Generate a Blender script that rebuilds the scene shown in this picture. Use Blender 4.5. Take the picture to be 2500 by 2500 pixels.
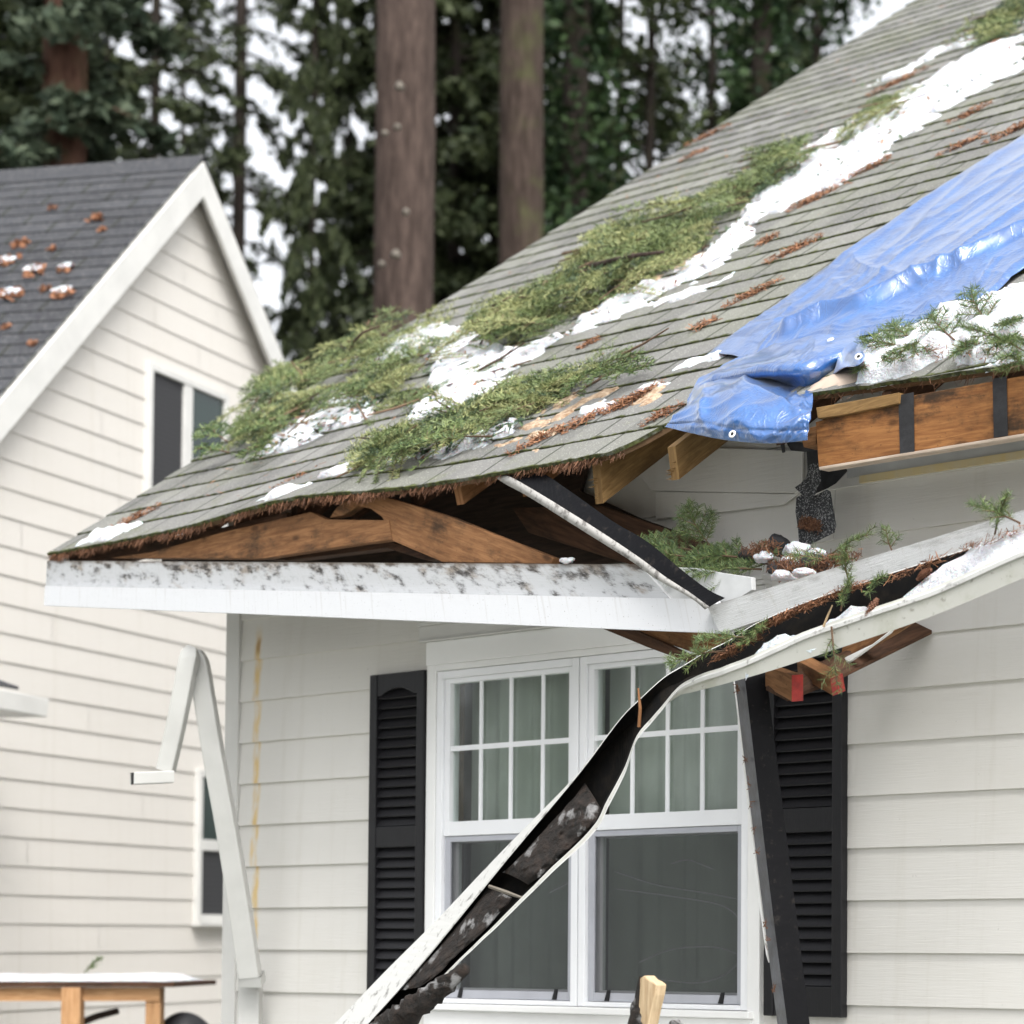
import bpy, bmesh, math, random
import numpy as np
from mathutils import Vector, Matrix

# ------------------------------------------------------------------ camera, sky, sun, exposure
for o in list(bpy.data.objects):
    bpy.data.objects.remove(o)
S = bpy.context.scene
COL = S.collection
F = 5850.0; PX = 2400.0; PY = 2036.0
YAW = math.radians(37.95); PITCH = math.radians(2.47)
CAM = np.array([9.04, -6.23, 1.35])
RV = np.array([math.cos(YAW), math.sin(YAW), 0.0])
FH = np.array([-math.sin(YAW), math.cos(YAW), 0.0])
FW = FH * math.cos(PITCH) + np.array([0, 0, math.sin(PITCH)])
UPV = -FH * math.sin(PITCH) + np.array([0, 0, math.cos(PITCH)])

cd = bpy.data.cameras.new('camera')
cam = bpy.data.objects.new('camera', cd); COL.objects.link(cam)
cam.location = CAM
cam.rotation_euler = (math.pi / 2 + PITCH, 0, YAW)
cd.sensor_width = 36.0; cd.lens = F / 2500 * 36
cd.shift_x = (1250 - PX) / 2500; cd.shift_y = (PY - 1250) / 2500
cd.clip_end = 2000; cd.clip_start = 0.05
cd.dof.use_dof = True; cd.dof.focus_distance = 8.0; cd.dof.aperture_fstop = 2.75
S.camera = cam
S.render.resolution_x = 1024; S.render.resolution_y = 1024

SUN_EL = math.radians(55); SUN_AZ = math.radians(118)      # direction towards the sun, compass style
W = bpy.data.worlds.new('World'); S.world = W; W.use_nodes = True
wn = W.node_tree
sky = wn.nodes.new('ShaderNodeTexSky'); sky.sky_type = 'NISHITA'; sky.sun_disc = False
sky.sun_elevation = SUN_EL; sky.sun_rotation = SUN_AZ
sky.air_density = 1.0; sky.dust_density = 4.0; sky.ozone_density = 1.0
hs = wn.nodes.new('ShaderNodeHueSaturation'); hs.inputs['Saturation'].default_value = 0.16
hs.inputs['Value'].default_value = 1.0
wn.links.new(sky.outputs[0], hs.inputs['Color'])
wn.links.new(hs.outputs[0], wn.nodes['Background'].inputs[0])
wn.nodes['Background'].inputs[1].default_value = 0.15
sd = bpy.data.lights.new('sun', 'SUN'); sd.energy = 1.0; sd.angle = math.radians(28); sd.color = (1, 0.975, 0.94)
sun = bpy.data.objects.new('sun', sd); COL.objects.link(sun)
_sdir = Vector((math.sin(SUN_AZ) * math.cos(SUN_EL), math.cos(SUN_AZ) * math.cos(SUN_EL), math.sin(SUN_EL)))
sun.rotation_euler = _sdir.to_track_quat('Z', 'Y').to_euler()
sun.location = (0, -8, 14)
S.view_settings.view_transform = 'Standard'; S.view_settings.look = 'None'
S.view_settings.gamma = 1; S.view_settings.exposure = 1.3

# ------------------------------------------------------------------ geometry helpers
def ray(x, y): return FW + RV * (x - PX) / F + UPV * (PY - y) / F
def hitp(x, y, p0, n):
    d = ray(x, y); n = np.asarray(n, float)
    return CAM + d * (np.dot(np.asarray(p0, float) - CAM, n) / np.dot(d, n))
def Wd(x, y, d=0.0): return hitp(x, y, (0, -d, 0), (0, 1, 0))      # plane parallel to the front wall, d in front of it
M_ = 0.727; EAVE_Y = -0.55; EAVE_Z = 3.014; HYP = math.hypot(1, M_)
ET = np.array([0, 1, M_]) / HYP; EN = np.array([0, -M_, 1]) / HYP; EX = np.array([1.0, 0, 0])
RP0 = np.array([0, EAVE_Y, EAVE_Z])
def Rf(x, y, off=0.0):                                             # plane of the main roof
    return hitp(x, y, RP0 + EN * off, EN)
def Rxt(x, y):
    h = hitp(x, y, RP0, EN); return h[0], (h[1] - EAVE_Y) * HYP
def bulge(X, t):
    return 0.045 * np.exp(-((np.asarray(X) - 1.15) / 0.55) ** 2) * np.exp(-np.asarray(t) / 0.6)
def RX(X, t, off=0.0):
    p = RP0 + EX * X + ET * t + EN * off
    return p + np.array([0, 0, float(bulge(X, t))])
def Zd(px, Z, z=0.0):                                              # ground point under pixel column px at depth Z
    p = CAM + FH * Z + RV * (px - PX) / F * Z; return np.array([p[0], p[1], z])

_lat = {}
def vnoise(x, y, seed=0):
    if seed not in _lat: _lat[seed] = np.random.RandomState(seed + 11).rand(256, 256)
    L = _lat[seed]
    xi = np.floor(x).astype(int); yi = np.floor(y).astype(int); fx = x - xi; fy = y - yi
    fx = fx * fx * (3 - 2 * fx); fy = fy * fy * (3 - 2 * fy)
    a = L[xi % 256, yi % 256]; b = L[(xi + 1) % 256, yi % 256]; c = L[xi % 256, (yi + 1) % 256]; d = L[(xi + 1) % 256, (yi + 1) % 256]
    return (a * (1 - fx) + b * fx) * (1 - fy) + (c * (1 - fx) + d * fx) * fy
def fbm(x, y, seed=0, oc=3):
    r = 0; a = 0.5; s = 0
    for i in range(oc):
        r = r + a * vnoise(x * 2 ** i, y * 2 ** i, seed + i); s += a; a *= 0.5
    return r / s

def catmull(P, n):
    P = np.asarray(P, float); m = len(P); out = []
    for u in np.linspace(0, m - 1, n):
        i = min(int(u), m - 2); t = u - i; p0 = P[max(i - 1, 0)]; p1 = P[i]; p2 = P[i + 1]; p3 = P[min(i + 2, m - 1)]
        out.append(.5 * (2 * p1 + (p2 - p0) * t + (2 * p0 - 5 * p1 + 4 * p2 - p3) * t * t + (3 * p1 - p0 - 3 * p2 + p3) * t ** 3))
    return np.array(out)

class MB:
    def __init__(s): s.v = []; s.f = []; s.m = []; s.uv = []; s.hasuv = False
    def add(s, vs, fs, mi=0, uvs=None):
        o = len(s.v); s.v.extend([tuple(map(float, v)) for v in vs])
        for k, f in enumerate(fs):
            s.f.append(tuple(o + i for i in f)); s.m.append(mi)
            if uvs is not None: s.uv.append(uvs[k]); s.hasuv = True
            else: s.uv.append([(0, 0)] * len(f))
    def box(s, a, b, mi=0):
        x0, y0, z0 = np.minimum(a, b); x1, y1, z1 = np.maximum(a, b)
        s.add([(x0, y0, z0), (x1, y0, z0), (x1, y1, z0), (x0, y1, z0), (x0, y0, z1), (x1, y0, z1), (x1, y1, z1), (x0, y1, z1)],
              [(0, 3, 2, 1), (4, 5, 6, 7), (0, 1, 5, 4), (1, 2, 6, 5), (2, 3, 7, 6), (3, 0, 4, 7)], mi)
    def prism(s, pts, ext, mi=0):
        n = len(pts); P = [np.asarray(p, float) for p in pts]; e = np.asarray(ext, float)
        s.add(P + [p + e for p in P], [tuple(range(n)), tuple(range(2 * n - 1, n - 1, -1))] + [(i, i + n, (i + 1) % n + n, (i + 1) % n) for i in range(n)], mi)
    def tube(s, pts, rad, n=8, mi=0, cap=True, jit=0, rng=None):
        P = [Vector(p) for p in pts]; rings = []; o = len(s.v)
        if not hasattr(rad, '__len__'): rad = [rad] * len(P)
        ref = None
        for i, p in enumerate(P):
            d = (P[min(i + 1, len(P) - 1)] - P[max(i - 1, 0)]).normalized()
            if ref is None: ref = d.orthogonal().normalized()
            ref = (ref - d * ref.dot(d)).normalized(); b = d.cross(ref)
            for k in range(n):
                a = 2 * math.pi * k / n; r = rad[i] * (1 + (rng.uniform(-jit, jit) if jit else 0))
                s.v.append(tuple(p + (ref * math.cos(a) + b * math.sin(a)) * r))
        for i in range(len(P) - 1):
            for k in range(n):
                s.f.append((o + i * n + k, o + i * n + (k + 1) % n, o + (i + 1) * n + (k + 1) % n, o + (i + 1) * n + k)); s.m.append(mi); s.uv.append([(k / n, i), ((k + 1) / n, i), ((k + 1) / n, i + 1), (k / n, i + 1)])
        if cap:
            for r0 in (0, len(P) - 1):
                s.f.append(tuple(o + r0 * n + k for k in range(n))); s.m.append(mi); s.uv.append([(0, 0)] * n)
    def grid(s, G, mi=0, uv=None, flip=False):
        G = np.asarray(G); a, b = G.shape[:2]; fs = []; us = []
        for i in range(a - 1):
            for j in range(b - 1):
                f = [i * b + j, i * b + j + 1, (i + 1) * b + j + 1, (i + 1) * b + j]
                if flip: f.reverse()
                fs.append(tuple(f))
                if uv is not None: us.append([tuple(uv.reshape(-1, 2)[q]) for q in f])
        s.add(G.reshape(-1, 3), fs, mi, us if uv is not None else None)
    def raw(s, V, Fc, mi=0):
        s.add(V, Fc, mi)

def mesh_obj(name, V, Fc, mats, parent=None, origin=None, smooth=False, mi=None, uv=None, local=False):
    V = np.asarray(V, float)
    if origin is None:
        if parent is not None: origin = np.zeros(3)
        else:
            lo = V.min(0); hi = V.max(0); origin = np.array([(lo[0] + hi[0]) / 2, (lo[1] + hi[1]) / 2, lo[2]])
    off = np.zeros(3)
    if parent is not None and not local:
        q = parent
        while q is not None: off = off + np.array(q.location); q = q.parent
    me = bpy.data.meshes.new(name)
    VV = V - np.asarray(origin) - off
    if isinstance(Fc, np.ndarray):
        n, k = Fc.shape
        me.vertices.add(len(VV)); me.vertices.foreach_set('co', VV.astype(np.float32).ravel())
        me.loops.add(n * k); me.loops.foreach_set('vertex_index', Fc.astype(np.int32).ravel())
        me.polygons.add(n); me.polygons.foreach_set('loop_start', np.arange(0, n * k, k, dtype=np.int32))
        me.update(calc_edges=True)
    else:
        me.from_pydata([tuple(v) for v in VV], [], Fc)
    for m in (mats if isinstance(mats, (list, tuple)) else [mats]): me.materials.append(m)
    if mi is not None: me.polygons.foreach_set('material_index', np.asarray(mi, np.int32))
    if uv is not None:
        ul = me.uv_layers.new(name='UVMap')
        ul.data.foreach_set('uv', np.asarray([c for f in uv for c in f], np.float32).ravel())
    if smooth: me.polygons.foreach_set('use_smooth', np.ones(len(me.polygons), bool))
    me.validate(); me.update()
    o = bpy.data.objects.new(name, me); COL.objects.link(o)
    o.location = origin
    if parent is not None: o.parent = parent
    return o
def build(mb, name, mats, parent=None, origin=None, smooth=False, bevel=0, local=False, recalc=True):
    o = mesh_obj(name, mb.v, mb.f, mats, parent, origin, smooth, mb.m, mb.uv if mb.hasuv else None, local)
    if recalc:
        bm = bmesh.new(); bm.from_mesh(o.data); bmesh.ops.recalc_face_normals(bm, faces=bm.faces); bm.to_mesh(o.data); bm.free()
    if bevel:
        b = o.modifiers.new('bevel', 'BEVEL'); b.width = bevel; b.segments = 2; b.limit_method = 'ANGLE'; b.angle_limit = math.radians(40)
    return o
def uvproj(o, g):                                                  # UV: u runs along the grain in metres, v across it
    g = Vector(g).normalized(); me = o.data
    ul = me.uv_layers.get('UVMap') or me.uv_layers.new(name='UVMap')
    for p in me.polygons:
        h = p.normal.cross(g)
        if h.length < 0.2: h = g.orthogonal()
        h.normalize()
        for li in p.loop_indices:
            c = me.vertices[me.loops[li].vertex_index].co + o.location
            ul.data[li].uv = (c.dot(g), c.dot(h))
    return o
def tag(o, label=None, cat=None, group=None, kind=None):
    if label: o['label'] = label
    if cat: o['category'] = cat
    if group: o['group'] = group
    if kind: o['kind'] = kind
    return o
def thing(name, label, cat, loc=(0, 0, 0), group=None):
    o = bpy.data.objects.new(name, None); COL.objects.link(o); o.location = loc; o.empty_display_size = 0.2
    return tag(o, label, cat, group)
def slab(name, pts, d, th, m, parent=None, bevel=0.002, grain=None, into=(0, 1, 0)):
    mb = MB(); P = [Wd(q[0], q[1], q[2] if len(q) > 2 else d) for q in pts]
    mb.prism(P, np.array(into) * th)
    o = build(mb, name, m, parent, bevel=bevel)
    g = grain if grain is not None else (np.array(P[1]) - np.array(P[0]))
    return uvproj(o, g)

# ------------------------------------------------------------------ material helpers
class NT:
    def __init__(s, name):
        s.m = bpy.data.materials.new(name); s.m.use_nodes = True; s.t = s.m.node_tree; s.b = s.t.nodes['Principled BSDF']; s.out = s.t.nodes['Material Output']
    def n(s, ty, ins=None, **kw):
        x = s.t.nodes.new('ShaderNode' + ty)
        for k, v in kw.items(): setattr(x, k, v)
        for k, v in (ins or {}).items():
            sk = x.inputs[k]
            if isinstance(v, bpy.types.NodeSocket): s.t.links.new(v, sk)
            else: sk.default_value = v
        return x
    def l(s, a, b): s.t.links.new(a, b)
    def math(s, op, a, b=None, c=None, clamp=False):
        x = s.n('Math', {0: a}, operation=op, use_clamp=clamp)
        for i, q in ((1, b), (2, c)):
            if q is not None:
                if isinstance(q, bpy.types.NodeSocket): s.l(q, x.inputs[i])
                else: x.inputs[i].default_value = q
        return x.outputs[0]
    def mix(s, f, a, b, bt='MIX'):
        x = s.t.nodes.new('ShaderNodeMix'); x.data_type = 'RGBA'; x.blend_type = bt
        for sk, v in ((x.inputs[0], f), (x.inputs[6], a), (x.inputs[7], b)):
            if isinstance(v, bpy.types.NodeSocket): s.l(v, sk)
            else: sk.default_value = v if not isinstance(v, tuple) else (v + (1,))[:4]
        return x.outputs[2]
    def ramp(s, f, p0, p1, inter='LINEAR'):
        x = s.n('MapRange', {0: f, 1: p0, 2: p1, 3: 0.0, 4: 1.0}, clamp=True, interpolation_type='SMOOTHSTEP'); return x.outputs[0]
    def noise(s, vec, sc, det=3, rough=0.55, dist=0.0):
        return s.n('TexNoise', {'Vector': vec, 'Scale': sc, 'Detail': det, 'Roughness': rough, 'Distortion': dist}).outputs[0]
    def mapv(s, vec, scale=(1, 1, 1), loc=(0, 0, 0)):
        return s.n('Mapping', {'Vector': vec, 'Scale': scale, 'Location': loc}).outputs[0]
    def obj(s): return s.n('TexCoord').outputs['Object']
    def uv(s): return s.n('TexCoord').outputs['UV']
    def isl(s): return s.n('NewGeometry').outputs['Random Per Island']
    def col(s, c): s.set('Base Color', c)
    def set(s, k, v):
        if isinstance(v, bpy.types.NodeSocket): s.l(v, s.b.inputs[k])
        else: s.b.inputs[k].default_value = (v + (1,))[:4] if isinstance(v, tuple) else v
    def bump(s, h, st=0.3, dist=0.01):
        x = s.n('Bump', {'Height': h, 'Strength': st, 'Distance': dist}); s.l(x.outputs[0], s.b.inputs['Normal'])
MT = {}
def flat(name, c, rough=0.5, var=0.12, sc=8, bump=0.0, bsc=60, spec=0.5, metal=0.0):
    k = NT(name); o = k.obj(); nz = k.noise(o, sc, 4)
    k.col(k.mix(k.ramp(nz, 0.3, 0.7), tuple(x * (1 - var) for x in c), tuple(min(1, x * (1 + var)) for x in c)))
    k.set('Roughness', rough); k.set('Specular IOR Level', spec); k.set('Metallic', metal)
    if bump: k.bump(k.noise(o, bsc, 4), bump, 0.005)
    MT[name] = k.m; return k.m

def siding(name, c, streak=False, rough=0.6, dirt=0.25):
    k = NT(name); o = k.obj()
    g = k.noise(k.mapv(o, (2.2, 2.2, 55)), 3.0, 5, 0.6, 0.6)
    big = k.noise(k.mapv(o, (0.8, 0.8, 1.6)), 1.3, 4)
    base = k.mix(k.math('MULTIPLY', k.isl(), 0.6), tuple(x * 0.95 for x in c), c)
    base = k.mix(k.math('MULTIPLY', k.ramp(big, 0.5, 0.75), dirt), base, tuple(x * y for x, y in zip(c, (0.78, 0.76, 0.70))))
    sp = k.noise(o, 42, 3)
    base = k.mix(k.math('MULTIPLY', k.ramp(sp, 0.72, 0.8), 0.35), base, (0.12, 0.11, 0.09))
    ws = k.noise(k.mapv(o, (16, 16, 0.5)), 1.0, 4, 0.6); base = k.mix(k.math('MULTIPLY', k.ramp(ws, 0.52, 0.75), 0.16), base, tuple(x * y for x, y in zip(c, (0.62, 0.58, 0.48))))
    if streak:
        xyz = k.n('SeparateXYZ', {0: o}).outputs
        wob = k.math('MULTIPLY', k.math('SUBTRACT', k.noise(k.mapv(o, (1, 1, 2.5)), 2.0, 3), 0.5), 0.06)
        d = k.math('ABSOLUTE', k.math('SUBTRACT', k.math('ADD', xyz[0], wob), 0.205))
        st = k.math('SUBTRACT', 1.0, k.ramp(d, 0.008, 0.034))
        st = k.math('MULTIPLY', st, k.ramp(k.noise(k.mapv(o, (6, 6, 2)), 3, 3), 0.32, 0.6))
        st = k.math('MULTIPLY', st, k.math('MULTIPLY', k.math('SUBTRACT', 1.0, k.ramp(xyz[2], 2.58, 2.72)), k.ramp(xyz[2], 1.0, 1.3)))
        base = k.mix(k.math('MULTIPLY', st, 0.85), base, (0.62, 0.42, 0.13))
        d2 = k.math('ABSOLUTE', k.math('SUBTRACT', xyz[2], 2.61))
        base = k.mix(k.math('MULTIPLY', k.math('SUBTRACT', 1.0, k.ramp(d2, 0.01, 0.05)), k.math('MULTIPLY', k.math('SUBTRACT', 1.0, k.ramp(d, 0.006, 0.02)), 0.8)), base, (0.34, 0.19, 0.06))
    k.col(base); k.set('Roughness', rough); k.bump(g, 0.32, 0.004)
    MT[name] = k.m; return k.m
siding('gray_siding', (0.63, 0.615, 0.58), True)
siding('cream_siding', (0.645, 0.615, 0.57), dirt=0.12)
flat('trim_white', (0.80, 0.80, 0.79), 0.45, 0.03, 3)
flat('vinyl_white', (0.82, 0.83, 0.85), 0.35, 0.02, 3)
flat('trim_gray', (0.56, 0.555, 0.53), 0.5, 0.04, 3)
flat('cream_trim', (0.60, 0.595, 0.57), 0.55, 0.06, 4)
flat('pipe_paint', (0.45, 0.45, 0.43), 0.4, 0.06, 5)
flat('black_void', (0.008, 0.008, 0.008), 0.8)
flat('felt', (0.018, 0.018, 0.020), 0.75, 0.4, 20, 0.4, 60)
flat('screen_frame', (0.42, 0.43, 0.47), 0.4, 0.05)
flat('room_wall', (0.22, 0.21, 0.19), 0.8)
flat('curtain', (0.44, 0.455, 0.415), 0.9, 0.08, 4)
flat('red_paint', (0.30, 0.02, 0.014), 0.6, 0.3, 30, 0.3, 80)
flat('ring_metal', (0.82, 0.82, 0.82), 0.35, 0.05, 20, metal=0.3)
flat('strip_edge_lit', (0.035, 0.040, 0.052), 0.28, 0.5, 14, 0.3, 30)  # narrow side of the black strip, its lit bluish look put into the colour
flat('bag_black', (0.010, 0.010, 0.012), 0.6, 0.2, 6, 0.3, 20)
flat('primer_gray', (0.48, 0.485, 0.47), 0.6, 0.1, 6, 0.15, 20)

def mk_shutter():
    k = NT('shutter_black'); o = k.obj(); w = k.noise(k.mapv(o, (14, 14, 1.6)), 5, 5, 0.6, 1.5)
    k.col(k.mix(w, (0.006, 0.006, 0.007), (0.013, 0.0125, 0.015))); k.set('Roughness', 0.45); k.set('Specular IOR Level', 0.35); k.bump(w, 0.3, 0.003); MT['shutter_black'] = k.m
mk_shutter()
def mk_shingle(name, hues, tabw, moss, lich):
    k = NT(name); s = k.n('SeparateXYZ', {0: k.uv()}).outputs; o = k.obj()
    crs = k.math('FLOOR', s[1]); fr = k.math('FRACT', s[1])
    u = k.math('DIVIDE', k.math('ADD', s[0], k.math('MULTIPLY', k.math('MODULO', crs, 2.0), tabw * 0.5)), tabw)
    tab = k.math('FLOOR', u); fu = k.math('FRACT', u)
    rnd = k.n('TexWhiteNoise', {'Vector': k.n('CombineXYZ', {0: tab, 1: crs}).outputs[0]}, noise_dimensions='3D').outputs[0]
    base = k.mix(rnd, hues[0], hues[1])
    base = k.mix(k.math('MULTIPLY', k.ramp(k.noise(o, 1.3, 4), 0.42, 0.62), lich), base, hues[2])
    gr = k.noise(o, 260, 2, 0.8); base = k.mix(k.math('MULTIPLY', k.ramp(gr, 0.25, 0.8), 0.5), base, hues[3], 'OVERLAY')
    g2 = k.noise(o, 150, 1, 0.5); base = k.mix(k.math('MULTIPLY', k.ramp(g2, 0.62, 0.7), 0.55), base, (0.5, 0.49, 0.45))
    slot = k.math('SUBTRACT', 1.0, k.ramp(k.math('ABSOLUTE', k.math('SUBTRACT', fu, 0.5)), 0.008, 0.035))
    base = k.mix(k.math('MULTIPLY', slot, 0.8), base, (0.018, 0.022, 0.012))
    if moss:
        mn = k.noise(k.mapv(o, (1, 1, 1)), 17, 4, 0.7)
        lim = k.math('MULTIPLY', k.ramp(mn, 0.3, 0.8), 0.155)
        ms = k.math('SUBTRACT', 1.0, k.ramp(k.math('SUBTRACT', fr, lim), -0.05, 0.03))
        mc = k.mix(k.ramp(k.noise(o, 40, 3), 0.35, 0.65), (0.030, 0.034, 0.014), (0.085, 0.098, 0.030))
        base = k.mix(k.math('MULTIPLY', ms, moss), base, mc)
        wd = k.noise(o, 5, 4, 0.7)
        base = k.mix(k.math('MULTIPLY', k.ramp(wd, 0.58, 0.72), 0.38), base, (0.13, 0.145, 0.07))
    k.col(base); k.set('Roughness', 0.95); k.set('Specular IOR Level', 0.2); k.bump(gr, 0.5, 0.004); MT[name] = k.m
mk_shingle('shingle_gray', ((0.118, 0.117, 0.113), (0.190, 0.189, 0.180), (0.166, 0.172, 0.136), (0.62, 0.62, 0.61)), 0.305, 0.97, 0.5)
mk_shingle('shingle_dark', ((0.030, 0.031, 0.036), (0.052, 0.054, 0.061), (0.044, 0.046, 0.052), (0.5, 0.5, 0.5)), 0.5, 0, 0.3)
def mk_loose_shingle():
    k = NT('shingle_loose'); o = k.obj(); g = k.noise(o, 190, 2, 0.8)
    k.col(k.mix(k.ramp(g, 0.52, 0.66), (0.022, 0.023, 0.026), (0.30, 0.30, 0.30))); k.set('Roughness', 0.9); k.bump(g, 0.6, 0.003); MT['shingle_loose'] = k.m
mk_loose_shingle()
def mk_snow():
    k = NT('snow'); o = k.obj(); n1 = k.noise(o, 22, 5, 0.6); n2 = k.noise(o, 120, 3)
    sp = k.noise(o, 60, 3, 0.6)
    dd_ = k.noise(o, 9, 4, 0.65)
    k.col(k.mix(k.math('MULTIPLY', k.ramp(sp, 0.62, 0.72), k.math('MULTIPLY', k.ramp(dd_, 0.45, 0.7), 0.75)), k.mix(k.ramp(dd_, 0.35, 0.7), (0.72, 0.74, 0.77), (0.50, 0.51, 0.54)), (0.25, 0.19, 0.12))); k.set('Roughness', 0.6)
    k.set('Subsurface Weight', 0.25); k.set('Subsurface Radius', (0.02, 0.02, 0.025)) if False else None
    k.bump(k.math('ADD', n1, k.math('MULTIPLY', n2, 0.3)), 0.8, 0.03); MT['snow'] = k.m
mk_snow()
def mk_wood(name, c0, c1, stain, stc=(0.02, 0.015, 0.01), rough=0.75, gs=1.0):
    k = NT(name); u = k.uv(); uu = k.mapv(u, (2.2 * gs, 26 * gs, 1))
    g = k.noise(uu, 3.0, 6, 0.65, 0.8); w = k.noise(k.mapv(u, (1.2, 8, 1)), 2.0, 4, 0.6, 1.0)
    base = k.mix(k.ramp(g, 0.3, 0.7), c0, c1)
    base = k.mix(k.math('MULTIPLY', k.ramp(w, 0.45, 0.7), 0.5), base, tuple(x * 0.6 for x in c0))
    kn = k.n('TexVoronoi', {'Vector': k.mapv(u, (3.5, 8, 1)), 'Scale': 1.0}, feature='F1').outputs[0]
    base = k.mix(k.math('MULTIPLY', k.math('SUBTRACT', 1.0, k.ramp(kn, 0.04, 0.13)), 0.75), base, tuple(x * 0.25 for x in c0))
    st = k.noise(k.mapv(u, (1.8, 3.6, 1)), 2.0, 6, 0.7)
    base = k.mix(k.math('MULTIPLY', k.ramp(st, 0.47, 0.68), stain), base, stc)
    fl = k.noise(k.mapv(u, (30, 30, 1)), 3.0, 2)
    base = k.mix(k.math('MULTIPLY', k.ramp(fl, 0.68, 0.74), 0.7), base, stc)
    k.col(base); k.set('Roughness', rough); k.set('Specular IOR Level', 0.25); k.bump(g, 0.35, 0.004); MT[name] = k.m
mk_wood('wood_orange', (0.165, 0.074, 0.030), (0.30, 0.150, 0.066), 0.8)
mk_wood('wood_bench', (0.40, 0.21, 0.095), (0.55, 0.33, 0.17), 0.15)
mk_wood('wood_amber', (0.19, 0.076, 0.025), (0.33, 0.150, 0.052), 0.92)
mk_wood('wood_yellow', (0.17, 0.095, 0.035), (0.30, 0.185, 0.075), 0.75, (0.10, 0.06, 0.025))
mk_wood('wood_fresh', (0.36, 0.25, 0.14), (0.55, 0.43, 0.28), 0.1, (0.2, 0.1, 0.04))
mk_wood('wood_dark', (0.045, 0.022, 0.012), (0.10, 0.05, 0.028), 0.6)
mk_wood('eave_shade_wood', (0.018, 0.011, 0.008), (0.045, 0.026, 0.017), 0.6)
mk_wood('wood_deck', (0.10, 0.06, 0.03), (0.18, 0.11, 0.06), 0.5)
mk_wood('ply_pale', (0.42, 0.33, 0.26), (0.55, 0.46, 0.38), 0.12, (0.2, 0.12, 0.08))
def mk_stain(name, c, top, grain):
    k = NT(name); u = k.uv(); s = k.n('SeparateXYZ', {0: u}).outputs
    cv = k.n('CombineXYZ', {0: s[0], 1: k.math('MULTIPLY', s[1], 0.14)}).outputs[0]
    n1 = k.noise(k.mapv(cv, (5.5, 9, 1)), 1.6, 5, 0.6); n2 = k.noise(k.mapv(cv, (7.5, 12, 1)), 2, 5, 0.68)
    tp = k.ramp(s[1], 0.35, 1.0)
    a = k.ramp(k.math('ADD', n1, k.math('MULTIPLY', tp, 0.12)), 0.54, 0.76)
    b = k.ramp(k.math('ADD', n2, k.math('MULTIPLY', tp, 0.07)), 0.47, 0.66)
    dr = k.noise(k.mapv(cv, (34, 1.2, 1)), 2, 4); dr = k.math('MULTIPLY', k.ramp(dr, 0.55, 0.72), 0.22)
    spk = k.ramp(k.noise(k.mapv(cv, (60, 60, 1)), 2.0, 2), 0.68, 0.72)
    base = k.mix(dr, c, (0.30, 0.27, 0.22))
    base = k.mix(k.math('MULTIPLY', a, 0.75 * top), base, (0.20, 0.155, 0.11))
    base = k.mix(k.math('MULTIPLY', k.math('MULTIPLY', b, k.ramp(n1, 0.42, 0.60)), 0.97 * top), base, (0.022, 0.018, 0.016))
    base = k.mix(k.math('MULTIPLY', k.ramp(k.math('ADD', s[1], k.math('MULTIPLY', n2, 0.25)), 0.98, 1.14), 0.75 * top), base, (0.10, 0.075, 0.055))
    base = k.mix(k.math('MULTIPLY', spk, 0.6), base, (0.10, 0.07, 0.05))
    k.col(base); k.set('Roughness', 0.6)
    g = k.noise(k.mapv(cv, (3, 90, 1)), 3, 5, 0.6, 0.5); k.bump(g, grain, 0.004); MT[name] = k.m
mk_stain('paint_mildew', (0.44, 0.45, 0.46), 1.0, 0.25)
mk_stain('paint_specks', (0.47, 0.48, 0.48), 0.22, 0.6)
mk_stain('paint_clean', (0.62, 0.63, 0.65), 0.02, 0.1)
flat('paint_plain', (0.50, 0.51, 0.51), 0.55, 0.06, 12, 0.2, 40)
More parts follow.
